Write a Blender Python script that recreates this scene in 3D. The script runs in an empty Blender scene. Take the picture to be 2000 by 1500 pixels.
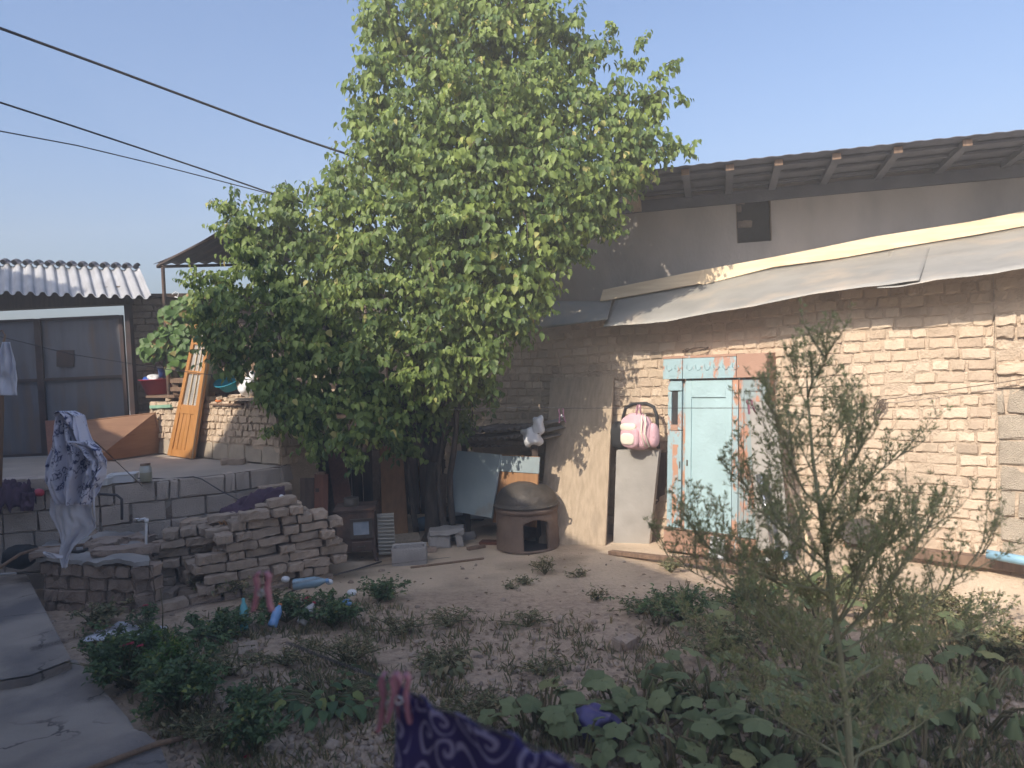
import bpy, bmesh, math, random
import numpy as np
from mathutils import Vector, Matrix, noise

SC = bpy.context.scene
COL = SC.collection
rnd = random.Random(7)
NR = np.random.RandomState(11)

# ---------------------------------------------------------------- camera
HC, PIT, ROL, FPX = 1.9, math.radians(1.72), math.radians(2.58), 1500.0
vf = Vector((0, math.cos(PIT), -math.sin(PIT)))
_r = Vector((1, 0, 0)); _u = Vector((0, math.sin(PIT), math.cos(PIT)))
vr = math.cos(ROL)*_r - math.sin(ROL)*_u
vu = math.sin(ROL)*_r + math.cos(ROL)*_u
CP = Vector((0, 0, HC))
cam_d = bpy.data.cameras.new('camera'); cam = bpy.data.objects.new('camera', cam_d); COL.objects.link(cam)
cam.matrix_world = Matrix(((vr.x, vu.x, -vf.x, CP.x), (vr.y, vu.y, -vf.y, CP.y), (vr.z, vu.z, -vf.z, CP.z), (0, 0, 0, 1)))
cam_d.sensor_width = 36; cam_d.lens = 36*FPX/2000; cam_d.clip_start = .05; cam_d.clip_end = 2000
cam_d.dof.use_dof = True; cam_d.dof.focus_distance = 8.0; cam_d.dof.aperture_fstop = 2.8
SC.camera = cam

# ---------------------------------------------------------------- sky, sun, exposure
SUN_EL = math.radians(38); SH = Vector((-.643, -.766, 0)).normalized()     # towards the sun
w = bpy.data.worlds.new('World'); SC.world = w; w.use_nodes = True
nt = w.node_tree; bg = nt.nodes['Background']
sky = nt.nodes.new('ShaderNodeTexSky'); sky.sky_type = 'NISHITA'; sky.sun_disc = False
sky.sun_elevation = SUN_EL; sky.sun_rotation = math.atan2(SH.x, SH.y)
sky.air_density = 1.0; sky.dust_density = 4.6; sky.ozone_density = 6.0; sky.altitude = 0
nt.links.new(sky.outputs[0], bg.inputs[0]); bg.inputs[1].default_value = 0.115
sd = bpy.data.lights.new('sun', 'SUN'); so = bpy.data.objects.new('sun', sd); COL.objects.link(so)
sd.energy = 2.4; sd.angle = math.radians(.55); sd.color = (1, .90, .76)
sdir = Vector((SH.x*math.cos(SUN_EL), SH.y*math.cos(SUN_EL), math.sin(SUN_EL)))
so.rotation_euler = sdir.to_track_quat('Z', 'Y').to_euler()
SC.view_settings.view_transform = 'Standard'; SC.view_settings.look = 'None'
SC.view_settings.exposure = 1.20; SC.view_settings.gamma = 1.0
SC.cycles.max_bounces = 6; SC.cycles.transparent_max_bounces = 16; SC.cycles.volume_bounces = 0
SC.cycles.use_denoising = True

HAZE = .016
# ---------------------------------------------------------------- pixel (2000x1500 photo) to world
def ray(u, v): return vf + vr*((u-1000)/FPX) + vu*((750-v)/FPX)
def P(u, v, d): return CP + ray(u, v)*d
def G(u, v, z=0.0):
    r = ray(u, v); return CP + r*((z-HC)/r.z)
def PL(u, v, p0, n):
    r = ray(u, v); return CP + r*((p0-CP).dot(n)/r.dot(n))
def lerp(a, b, t): return a+(b-a)*t
def interp(pts, x):
    if x <= pts[0][0]: return pts[0][1]
    for (x0, y0), (x1, y1) in zip(pts, pts[1:]):
        if x <= x1: return y0+(y1-y0)*(x-x0)/(x1-x0)
    return pts[-1][1]

# ---------------------------------------------------------------- materials
MATS = {}
def mat(name, c1, c2=None, scale=8, detail=6, rough=.9, bump=.0, bscale=40, metal=0, spec=.3, c3=None, s3=2.5, t3=(.5, .62), stretch=None, objrand=0, backf=None, trans=0, attr=None, lo=.35, hi=.65):
    if name in MATS: return MATS[name]
    m = bpy.data.materials.new(name); m.use_nodes = True; MATS[name] = m
    n = m.node_tree.nodes; L = m.node_tree.links; b = n['Principled BSDF']
    b.inputs['Roughness'].default_value = rough; b.inputs['Metallic'].default_value = metal
    b.inputs['Specular IOR Level'].default_value = spec
    tc = n.new('ShaderNodeTexCoord'); mp = n.new('ShaderNodeMapping'); L.new(tc.outputs['Object'], mp.inputs[0])
    if stretch: mp.inputs['Scale'].default_value = stretch
    if objrand:
        oi = n.new('ShaderNodeObjectInfo'); mu = n.new('ShaderNodeMath'); mu.operation = 'MULTIPLY'; mu.inputs[1].default_value = 50
        L.new(oi.outputs['Random'], mu.inputs[0]); L.new(mu.outputs[0], mp.inputs['Location'])
    def nz(s, det=detail):
        t = n.new('ShaderNodeTexNoise'); t.inputs['Scale'].default_value = s; t.inputs['Detail'].default_value = det
        L.new(mp.outputs[0], t.inputs['Vector']); return t
    def mix(f, a, bb):
        x = n.new('ShaderNodeMix'); x.data_type = 'RGBA'
        if hasattr(f, 'links'): L.new(f, x.inputs[0])
        else: x.inputs[0].default_value = f
        for i, q in ((6, a), (7, bb)):
            if hasattr(q, 'links'): L.new(q, x.inputs[i])
            else: x.inputs[i].default_value = (*q, 1)
        return x.outputs[2]
    c2 = c2 or tuple(q*.75 for q in c1)
    t = nz(scale); mr = n.new('ShaderNodeMapRange'); mr.inputs[1].default_value = lo; mr.inputs[2].default_value = hi
    L.new(t.outputs[0], mr.inputs[0]); col = mix(mr.outputs[0], c1, c2)
    if c3:
        t2 = nz(s3, 8); m2 = n.new('ShaderNodeMapRange'); m2.inputs[1].default_value = t3[0]; m2.inputs[2].default_value = t3[1]
        L.new(t2.outputs[0], m2.inputs[0]); col = mix(m2.outputs[0], col, c3)
    if attr:
        a = n.new('ShaderNodeAttribute'); a.attribute_name = 'rnd'
        hs = n.new('ShaderNodeHueSaturation'); 
        mh = n.new('ShaderNodeMapRange'); mh.inputs[3].default_value = 1-attr; mh.inputs[4].default_value = 1+attr
        L.new(a.outputs['Fac'], mh.inputs[0]); L.new(mh.outputs[0], hs.inputs['Value']); L.new(col, hs.inputs['Color']); col = hs.outputs[0]
    if objrand:
        hs = n.new('ShaderNodeHueSaturation'); mh = n.new('ShaderNodeMapRange'); mh.inputs[3].default_value = 1-objrand; mh.inputs[4].default_value = 1+objrand
        L.new(oi.outputs['Random'], mh.inputs[0]); L.new(mh.outputs[0], hs.inputs['Value']); L.new(col, hs.inputs['Color']); col = hs.outputs[0]
    L.new(col, b.inputs['Base Color'])
    if bump:
        t4 = nz(bscale, 8); bm = n.new('ShaderNodeBump'); bm.inputs['Strength'].default_value = bump; bm.inputs['Distance'].default_value = .02
        L.new(t4.outputs[0], bm.inputs['Height']); L.new(bm.outputs[0], b.inputs['Normal'])
    if trans:
        tr = n.new('ShaderNodeBsdfTranslucent'); L.new(col, tr.inputs[0]); ms = n.new('ShaderNodeMixShader'); ms.inputs[0].default_value = trans
        L.new(b.outputs[0], ms.inputs[1]); L.new(tr.outputs[0], ms.inputs[2]); L.new(ms.outputs[0], n['Material Output'].inputs[0])
    m['col'] = 1
    return m

def leafmat(name, green, green2, yellow, trans=.35, rough=.5, yfrac=.93):
    """leaf colour runs over the per-leaf attribute rnd; the last few per cent turn yellow"""
    m = bpy.data.materials.new(name); m.use_nodes = True; MATS[name] = m
    n = m.node_tree.nodes; L = m.node_tree.links; b = n['Principled BSDF']
    a = n.new('ShaderNodeAttribute'); a.attribute_name = 'rnd'
    cr = n.new('ShaderNodeValToRGB'); e = cr.color_ramp.elements
    e[0].position = 0; e[0].color = (*green, 1); e[1].position = yfrac-.08; e[1].color = (*green2, 1)
    x = cr.color_ramp.elements.new(yfrac); x.color = (*yellow, 1); y = cr.color_ramp.elements.new(1); y.color = (*yellow, 1)
    L.new(a.outputs['Fac'], cr.inputs[0]); L.new(cr.outputs[0], b.inputs['Base Color'])
    b.inputs['Roughness'].default_value = rough; b.inputs['Specular IOR Level'].default_value = .35
    hs = n.new('ShaderNodeHueSaturation'); hs.inputs['Hue'].default_value = .48; hs.inputs['Value'].default_value = 1.5
    L.new(cr.outputs[0], hs.inputs['Color'])
    tr = n.new('ShaderNodeBsdfTranslucent'); L.new(hs.outputs[0], tr.inputs[0])
    ms = n.new('ShaderNodeMixShader'); ms.inputs[0].default_value = trans
    L.new(b.outputs[0], ms.inputs[1]); L.new(tr.outputs[0], ms.inputs[2]); L.new(ms.outputs[0], n['Material Output'].inputs[0])
    return m

# ---------------------------------------------------------------- mesh helpers
class MB:
    def __init__(s): s.v = []; s.f = []; s.m = []
    def add(s, vs, fs, mi=0):
        o = len(s.v); s.v += [tuple(x) for x in vs]; s.f += [tuple(i+o for i in f) for f in fs]; s.m += [mi]*len(fs); return s
    def box(s, c, sz, M=None, mi=0):
        vs = [Vector((x*sz[0]/2, y*sz[1]/2, z*sz[2]/2)) for x in (-1, 1) for y in (-1, 1) for z in (-1, 1)]
        if M: vs = [M @ q for q in vs]
        c = Vector(c); return s.add([c+q for q in vs], [(0, 1, 3, 2), (4, 6, 7, 5), (0, 4, 5, 1), (2, 3, 7, 6), (0, 2, 6, 4), (1, 5, 7, 3)], mi)
    def slab(s, pts, th, n=None, mi=0):
        """front polygon pts, pushed back by th along n (away from the camera by default)"""
        pts = [Vector(q) for q in pts]; k = len(pts)
        if n is None:
            n = (pts[1]-pts[0]).cross(pts[2]-pts[0]).normalized()
            if n.dot(pts[0]-CP) < 0: n = -n
        b = [q+n*th for q in pts]
        return s.add(pts+b, [tuple(range(k)), tuple(range(2*k-1, k-1, -1))]+[(i, i+k, (i+1) % k+k, (i+1) % k) for i in range(k)], mi)
    def prism(s, poly, z0, z1, mi=0):
        k = len(poly); vs = [(x[0], x[1], z0) for x in poly]+[(x[0], x[1], z1) for x in poly]
        return s.add(vs, [tuple(range(k-1, -1, -1)), tuple(range(k, 2*k))]+[(i, (i+1) % k, (i+1) % k+k, i+k) for i in range(k)], mi)
    def tube(s, pts, r, n=8, mi=0, cap=True):
        pts = [Vector(q) for q in pts]; k = len(pts); rr = r if isinstance(r, (list, tuple)) else [r]*k
        vs = []; prev = None
        for i, q in enumerate(pts):
            t = (pts[min(i+1, k-1)]-pts[max(i-1, 0)])
            t = t.normalized() if t.length > 1e-9 else Vector((0, 0, 1))
            if prev is None: a = t.orthogonal().normalized()
            else:
                a = prev-t*prev.dot(t); a = a.normalized() if a.length > 1e-6 else t.orthogonal().normalized()
            prev = a; b = t.cross(a)
            vs += [q+(a*math.cos(2*math.pi*j/n)+b*math.sin(2*math.pi*j/n))*rr[i] for j in range(n)]
        fs = [(i*n+j, i*n+(j+1) % n, (i+1)*n+(j+1) % n, (i+1)*n+j) for i in range(k-1) for j in range(n)]
        if cap: fs += [tuple(range(n-1, -1, -1)), tuple(range((k-1)*n, k*n))]
        return s.add(vs, fs, mi)
    def lathe(s, prof, c, n=24, axis=None, mi=0):
        """prof: (radius, height) pairs"""
        c = Vector(c); q = (axis or Vector((0, 0, 1))).to_track_quat('Z', 'Y')
        vs = [c + q @ Vector((r*math.cos(2*math.pi*j/n), r*math.sin(2*math.pi*j/n), h)) for r, h in prof for j in range(n)]
        fs = [(i*n+j, i*n+(j+1) % n, (i+1)*n+(j+1) % n, (i+1)*n+j) for i in range(len(prof)-1) for j in range(n)]
        return s.add(vs, fs, mi)
    def grid(s, fn, nu, nv, mi=0, skip=None):
        vs = [fn(i/nu, j/nv) for j in range(nv+1) for i in range(nu+1)]
        fs = [(j*(nu+1)+i, j*(nu+1)+i+1, (j+1)*(nu+1)+i+1, (j+1)*(nu+1)+i) for j in range(nv) for i in range(nu) if not (skip and skip((i+.5)/nu, (j+.5)/nv))]
        return s.add(vs, fs, mi)
    def build(s, name, mats, parent=None, smooth=False, solid=0, origin=None, bevel=0):
        if not isinstance(mats, (list, tuple)): mats = [mats]
        me = bpy.data.meshes.new(name)
        vs = s.v
        if origin is None and parent is None and vs:
            a = np.array(vs); origin = Vector(((a[:, 0].min()+a[:, 0].max())/2, (a[:, 1].min()+a[:, 1].max())/2, a[:, 2].min()))
        if parent is not None: origin = wl(parent)
        if origin is not None: vs = [(x-origin.x, y-origin.y, z-origin.z) for x, y, z in vs]
        me.from_pydata(vs, [], s.f); me.update()
        for m in mats: me.materials.append(m)
        if len(mats) > 1: me.polygons.foreach_set('material_index', s.m)
        if smooth: me.polygons.foreach_set('use_smooth', [True]*len(me.polygons))
        o = bpy.data.objects.new(name, me); COL.objects.link(o)
        if parent is not None: o.parent = parent
        elif origin is not None: o.location = origin
        if solid:
            md = o.modifiers.new('solid', 'SOLIDIFY'); md.thickness = solid; md.offset = 0
        if bevel:
            md = o.modifiers.new('bevel', 'BEVEL'); md.width = bevel; md.segments = 2; md.limit_method = 'ANGLE'
        return o

def wl(o):
    q = Vector(o.location)
    while o.parent: o = o.parent; q += o.location
    return q
def tag(o, label, cat, group=None, kind=None):
    if label: o['label'] = label
    if cat: o['category'] = cat
    if group: o['group'] = group
    if kind: o['kind'] = kind
    return o
def struct(o): o['kind'] = 'structure'; return o
def empty(name, loc, label, cat, group=None):
    o = bpy.data.objects.new(name, None); COL.objects.link(o); o.location = Vector(loc); o.empty_display_size = .1
    return tag(o, label, cat, group)
def setloc(o): bpy.context.view_layer.update()

def scatter(name, tv, tf, pos, mats3, material, parent=None, rv=None, origin=None, smooth=False):
    """one mesh of many copies of a small template; rv = per-copy random value"""
    pos = np.asarray(pos, float); N = len(pos); tv = np.asarray(tv, float); k = len(tv)
    V = np.einsum('nij,kj->nki', np.asarray(mats3), tv)+pos[:, None, :]
    if parent is not None: origin = wl(parent)
    elif origin is None: origin = Vector((pos[:, 0].mean(), pos[:, 1].mean(), pos[:, 2].min()))
    V = V.reshape(-1, 3)-np.array(origin)
    me = bpy.data.meshes.new(name); me.vertices.add(N*k); me.vertices.foreach_set('co', V.ravel())
    ls = [len(f) for f in tf]; flat = np.concatenate([np.array(f) for f in tf]); nl = len(flat)
    me.loops.add(N*nl); me.loops.foreach_set('vertex_index', (flat[None, :]+np.arange(N)[:, None]*k).ravel().astype(np.int32))
    st = np.cumsum([0]+ls[:-1]); me.polygons.add(N*len(tf))
    me.polygons.foreach_set('loop_start', (st[None, :]+np.arange(N)[:, None]*nl).ravel().astype(np.int32))
    me.update(calc_edges=True); me.validate()
    if smooth: me.polygons.foreach_set('use_smooth', [True]*len(me.polygons))
    if rv is None: rv = NR.rand(N)
    at = me.attributes.new('rnd', 'FLOAT', 'POINT'); at.data.foreach_set('value', np.repeat(np.asarray(rv, float), k))
    me.materials.append(material)
    o = bpy.data.objects.new(name, me); COL.objects.link(o)
    if parent is not None: o.parent = parent
    else: o.location = Vector(origin)
    return o

def frames(axis, up, size, wid=None):
    """axis: Nx3 leaf direction (y), up: Nx3 approximate leaf normal (z); returns Nx3x3"""
    a = axis/np.linalg.norm(axis, axis=1, keepdims=True)
    x = np.cross(a, up); x /= np.linalg.norm(x, axis=1, keepdims=True)+1e-9
    z = np.cross(x, a); s = np.asarray(size)[:, None]; wd = s if wid is None else np.asarray(wid)[:, None]
    return np.stack([x*wd, a*s, z*s], axis=2)

LEAF_V = [(0, 0, 0), (-.40, .18, .10), (-.36, .55, .12), (0, 1, -.12), (.36, .55, .12), (.40, .18, .10), (0, .5, -.02)]
LEAF_F = [(0, 6, 2, 1), (6, 3, 2), (0, 5, 4, 6), (6, 4, 3)]
BLADE_V = [(-.5, 0, 0), (.5, 0, 0), (.35, .6, .05), (0, 1, .2), (-.35, .6, .05)]
BLADE_F = [(0, 1, 2, 3, 4)]

# lumpy brick template: rounded subdivided box of unit size
def brick_tmpl(nx=6, ny=3, nz=3, rx=.045, ry=.09, rz=.13):
    bm = bmesh.new(); idx = {}; vs = []; fs = []
    def vid(i, j, k):
        key = (i, j, k)
        if key not in idx:
            def cr(t, n_, r):  # push the outer rings towards the edge
                x = t/n_
                if n_ > 2:
                    if t == 1: x = r
                    elif t == n_-1: x = 1-r
                    elif t not in (0, n_): x = r+(1-2*r)*(t-1)/(n_-2)
                return x-.5
            x, y, z = cr(i, nx, rx), cr(j, ny, ry), cr(k, nz, rz)
            e = (i in (0, nx))+(j in (0, ny))+(k in (0, nz))
            if e >= 2:
                f = .42 if e == 2 else .6
                if i in (0, nx): x -= math.copysign(rx*f, x)
                if j in (0, ny): y -= math.copysign(ry*f, y)
                if k in (0, nz): z -= math.copysign(rz*f, z)
            idx[key] = len(vs); vs.append((x, y, z))
        return idx[key]
    for i in range(nx):
        for j in range(ny):
            fs.append((vid(i, j, 0), vid(i, j+1, 0), vid(i+1, j+1, 0), vid(i+1, j, 0)))
            fs.append((vid(i, j, nz), vid(i+1, j, nz), vid(i+1, j+1, nz), vid(i, j+1, nz)))
    for i in range(nx):
        for k in range(nz):
            fs.append((vid(i, 0, k), vid(i+1, 0, k), vid(i+1, 0, k+1), vid(i, 0, k+1)))
            fs.append((vid(i, ny, k), vid(i, ny, k+1), vid(i+1, ny, k+1), vid(i+1, ny, k)))
    for j in range(ny):
        for k in range(nz):
            fs.append((vid(0, j, k), vid(0, j, k+1), vid(0, j+1, k+1), vid(0, j+1, k)))
            fs.append((vid(nx, j, k), vid(nx, j+1, k), vid(nx, j+1, k+1), vid(nx, j, k+1)))
    bm.free(); return np.array(vs), fs
BT_V, BT_F = brick_tmpl()
BLK_V, BLK_F = brick_tmpl(5, 3, 3, .03, .06, .06)
def add_brick(mb, c, sz, M, amp=.004, mi=0, tmpl=None):
    """a lumpy hand-made brick of size sz about c; M: 3x3 with columns along, out, up"""
    tv, tf = tmpl or (BT_V, BT_F)
    v = tv*np.array(sz)+NR.normal(0, amp, tv.shape)
    sk = NR.normal(0, .02, 2); v[:, 2] += v[:, 0]*sk[0]; v[:, 0] += v[:, 2]*sk[1]*2
    mb.add([tuple(q) for q in v @ M.T+np.array(c)], tf, mi)

def brick_face(mb, p0, p1, z0, z1, out, h=.088, lmin=.13, lmax=.26, depth=.12, amp=.003, prot=.008, backing=True, wob=0, tmpl=None, mi=0, bmi=1, gap=.010, keep=None, hv=0, rec=.016, shear=.10, ztop=None, mis=None):
    """courses of bricks on the vertical face p0-p1; out = outward normal; backing = mortar behind"""
    p0 = Vector(p0); p1 = Vector(p1); L = (p1-p0).length; t = (p1-p0).normalized(); out = Vector(out).normalized()
    M = np.array([list(t), list(out), list(Vector((0, 0, 1))-out*shear)]).T
    nz_ = max(1, round((z1-z0)/h)); hh = (z1-z0)/nz_
    for k in range(nz_):
        x = -rnd.uniform(0, lmax*.8); zc = z0+hh*(k+.5)
        while x < L:
            l = rnd.uniform(lmin, lmax) if rnd.random() > .22 else lmax*rnd.uniform(.9, 1.05)
            a, b = max(x, 0), min(x+l, L)
            if b-a > .04:
                c = p0+t*((a+b)/2)-out*(depth/2)+out*rnd.uniform(-prot, prot); gl = gap*rnd.uniform(1.0, 2.6)
                c.z = zc+wob*math.sin(1.3*(a+b)+k*.4)+rnd.uniform(-hv, hv)
                if (not keep or keep(c)) and (not ztop or c.z+hh*.5 < ztop(c)): add_brick(mb, c, (b-a-gl, depth, hh-gap*rnd.uniform(.5, 1.3)), M, amp, rnd.choice(mis) if mis else mi, tmpl)
            x += l
    if backing:
        def fn(a, b):
            q = p0+t*(L*a)-out*rec; q.z = z0+((ztop(q) if ztop else z1)-z0)*b
            return q+out*(noise.noise(q*5)*.011+noise.noise(q*13)*.009+noise.noise(q*34)*.005)
        mb.grid(fn, max(2, int(L/.05)), max(2, int((z1-z0)/.04)), bmi)

# ---------------------------------------------------------------- material set
m_mud = mat('mud_brick', (.61, .478, .35), (.53, .41, .295), 5, bump=.45, bscale=45, c3=(.42, .33, .24), s3=1.9, t3=(.50, .72))
m_mudb = mat('darker_mud_brick', (.53, .41, .30), (.45, .345, .25), 7, bump=.5, bscale=45, c3=(.34, .265, .195), s3=2.4, t3=(.50, .70))
m_mudc = mat('straw_coloured_brick', (.64, .515, .385), (.56, .445, .33), 7, bump=.5, bscale=45)
m_mort = mat('mud_mortar', (.57, .445, .33), (.49, .38, .275), 12, bump=.7, bscale=60)
m_mud2 = mat('loose_mud_brick', (.44, .345, .27), (.35, .27, .21), 14, bump=.6, bscale=70, objrand=.16)
m_mud3 = mat('shaded_mud_brick', (.40, .31, .24), (.32, .24, .19), 10, bump=.5, bscale=60)  # darker copy of the mud brick, shade put into its colour
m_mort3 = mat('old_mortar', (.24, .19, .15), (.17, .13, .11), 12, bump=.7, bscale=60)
m_cinder = mat('cinder_block', (.30, .275, .25), (.23, .21, .19), 6, bump=.9, bscale=120)
m_cinder2 = mat('pale_cinder_block', (.52, .44, .34), (.42, .35, .27), 8, bump=1.0, bscale=110)
m_conc = mat('concrete', (.40, .37, .35), (.31, .29, .275), 3, bump=.4, bscale=60, c3=(.20, .185, .18), s3=1.2, t3=(.5, .7))
m_dirtgrey = mat('dusty_concrete', (.40, .35, .30), (.31, .27, .235), 2.2, bump=.3, bscale=50)
m_plaster = mat('mud_plaster', (.43, .38, .345), (.36, .32, .29), 2, bump=.35, bscale=25, c3=(.24, .22, .205), s3=.9, t3=(.48, .66), stretch=(1.3, 1.3, .6))
m_slate = mat('corrugated_slate', (.42, .42, .43), (.32, .32, .33), 3, bump=.3, bscale=60, rough=.85, stretch=(1, 1, 1))
m_dslate = mat('dark_corrugated_slate', (.14, .14, .16), (.10, .10, .12), 3, bump=.3, bscale=50)
m_galv = mat('weathered_sheet_metal', (.39, .37, .33), (.31, .295, .265), 2.5, rough=.55, metal=.15, bump=.5, bscale=5, c3=(.50, .42, .33), s3=2.2, t3=(.52, .72))
m_gatem = mat('gate_sheet_metal', (.15, .155, .18), (.105, .105, .12), 2.0, rough=.55, metal=.2, c3=(.15, .115, .10), s3=2.2, t3=(.5, .68), stretch=(3, 3, .5), bump=.15, bscale=8)
m_gatef = mat('gate_frame_metal', (.05, .04, .04), (.08, .05, .045), 6, rough=.6, metal=.3)
m_cream = mat('raw_pine', (.78, .62, .42), (.66, .50, .32), 3, bump=.15, bscale=40, stretch=(1, 1, 8))
m_ply = mat('weathered_plywood', (.50, .395, .285), (.40, .31, .22), 5, bump=.25, bscale=30, stretch=(6, 6, .7), c3=(.33, .26, .19), s3=1.3, t3=(.58, .78))
m_wood = mat('old_wood', (.26, .17, .115), (.17, .11, .075), 7, bump=.35, bscale=35, stretch=(6, 6, .8), rough=.8)
m_dwood = mat('dark_old_wood', (.12, .085, .065), (.07, .05, .04), 6, bump=.4, bscale=30, stretch=(5, 5, .8))
m_redwood = mat('red_brown_board', (.20, .085, .055), (.14, .06, .04), 5, bump=.2, bscale=30, stretch=(6, 6, .8), rough=.6)
m_orange = mat('varnished_pine', (.56, .27, .09), (.46, .21, .065), 5, rough=.35, spec=.5, stretch=(9, 9, .6))
m_brownb = mat('brown_hardboard', (.30, .17, .10), (.24, .13, .08), 3, rough=.6, stretch=(1, 1, 9), c3=(.16, .08, .045), s3=5, t3=(.62, .78))
m_ochre = mat('ochre_board', (.36, .19, .09), (.28, .145, .07), 4, rough=.6, stretch=(5, 5, .8))
m_rust = mat('rusty_iron', (.15, .10, .08), (.09, .065, .055), 7, rough=.8, metal=.3, bump=.4, bscale=40, c3=(.23, .13, .08), s3=5, t3=(.55, .7))
m_iron = mat('sooty_iron', (.11, .095, .08), (.075, .065, .055), 5, rough=.55, metal=.3, bump=.3, bscale=30, c3=(.17, .14, .11), s3=3, t3=(.55, .75))
m_clay = mat('hearth_clay', (.22, .155, .115), (.15, .105, .08), 5, bump=.5, bscale=30, rough=.8)
m_soot_shade = mat('soot_and_hole_shade', (.03, .025, .022), (.05, .04, .035), 5)
m_white = mat('white_plastic', (.75, .75, .76), (.66, .66, .68), 4, rough=.5)
m_cloth = mat('white_cloth', (.74, .74, .80), (.66, .66, .72), 5, bump=.2, bscale=25, trans=.25)
m_bark = mat('tree_bark', (.13, .10, .08), (.075, .06, .05), 9, bump=.7, bscale=40, stretch=(2, 2, .6))
m_twig = mat('twig', (.16, .12, .09), (.10, .075, .055), 9)
m_black = mat('black_rubber', (.025, .025, .028), (.04, .04, .04), 6, rough=.6)
m_cable = mat('cable', (.06, .055, .06), (.09, .08, .08), 6, rough=.6)
m_pink = mat('pink_plastic', (.38, .17, .21), (.30, .13, .17), 6, rough=.5)
m_pinkf = mat('pink_fabric', (.72, .45, .48), (.62, .38, .41), 14, bump=.3, bscale=60)
m_creamf = mat('cream_fabric', (.85, .76, .62), (.75, .66, .54), 14, bump=.2, bscale=60)
m_steel = mat('polished_tube', (.7, .7, .72), (.6, .6, .62), 6, rough=.25, metal=.9)
m_blue = mat('blue_plastic', (.05, .12, .42), (.04, .09, .33), 5, rough=.35)
m_red = mat('red_plastic', (.42, .05, .08), (.35, .04, .06), 5, rough=.4)
m_teal = mat('teal_plastic', (.05, .36, .48), (.04, .30, .42), 5, rough=.4)
m_purple = mat('purple_fabric', (.12, .075, .11), (.07, .045, .07), 9, bump=.3, bscale=30)
m_blueboard = mat('blue_grey_board', (.36, .42, .43), (.28, .34, .36), 3, rough=.6, c3=(.28, .21, .15), s3=2.4, t3=(.60, .72), bump=.1, bscale=20)
m_greypaint = mat('grey_panel', (.40, .37, .33), (.34, .31, .28), 3, rough=.6, bump=.1, bscale=20)
m_greysheet = mat('dented_grey_sheet', (.46, .43, .39), (.38, .355, .32), 4, rough=.55, metal=.1, bump=.35, bscale=7, c3=(.30, .27, .24), s3=3, t3=(.6, .8))
# ================================================================ SETTING
# planes of the two long walls on the right
_d = ray(-750, 784); RD = -Vector((_d.x, _d.y, 0)).normalized(); RN = Vector((RD.y, -RD.x, 0))
if RN.y > 0: RN = -RN
R0 = G(1130, 1045)
def onR(u, v, off=0.0): return PL(u, v, R0+RN*off, RN)
def tR(u): return (onR(u, 700)-R0).dot(RD)
UD = Vector((.966, -.258, 0)).normalized(); UN = Vector((UD.y, -UD.x, 0))
U0 = P(1180, 600, 8.35); U0.z = 0
def onU(u, v, off=0.0): return PL(u, v, U0+UN*off, UN)
TZ = .9                                                     # terrace height
RET = [G(-260, 975, TZ), G(0, 965, TZ), G(192, 951, TZ), G(330, 939, TZ), G(459, 925, TZ), G(549, 912, TZ)]
W2 = [Vector((-4.78, 10.10, 0)), Vector((-2.49, 8.13, 0))]
W2D = (W2[1]-W2[0]).normalized(); W2N = Vector((W2D.y, -W2D.x, 0));
if W2N.y > 0: W2N = -W2N
def onW2(u, v, off=0.0): return PL(u, v, W2[0]+W2N*off, W2N)

def smooth(a, b, x):
    t = min(1, max(0, (x-a)/(b-a))); return t*t*(3-2*t)
def gheight(x, y):
    q = Vector((x, y, 0)); dist = (q-R0).dot(RN); s = (q-R0).dot(RD)
    h = .22*smooth(.75, .1, dist)*smooth(1.6, 2.9, s)
    h += .05*smooth(.9, 0, dist)
    gard = smooth(6.9, 5.6, y+.25*noise.noise(Vector((x*.8, y*.8, 3))))
    h += (noise.noise(Vector((x*.7, y*.7, 0)))*.035+noise.noise(Vector((x*2.3, y*2.3, 5)))*.018)*(.35+.65*gard)
    h += (abs(noise.noise(Vector((x*7, y*7, 9))))*.022+abs(noise.noise(Vector((x*17, y*17, 9))))*.014)*(.12+.88*gard)
    return h
def gz(u, v):
    q = G(u, v, 0)
    for _ in range(3): q = G(u, v, gheight(q.x, q.y))
    return q
def axis_lines(a, b, st, far):
    l = list(np.arange(a, b+1e-6, st)); w_ = st
    x = b; r_ = []
    while x < far: w_ *= 1.5; x += w_; r_.append(x)
    w_ = st; x = a; q_ = []
    while x > -far: w_ *= 1.5; x -= w_; q_.append(x)
    return q_[::-1]+l+r_
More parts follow.
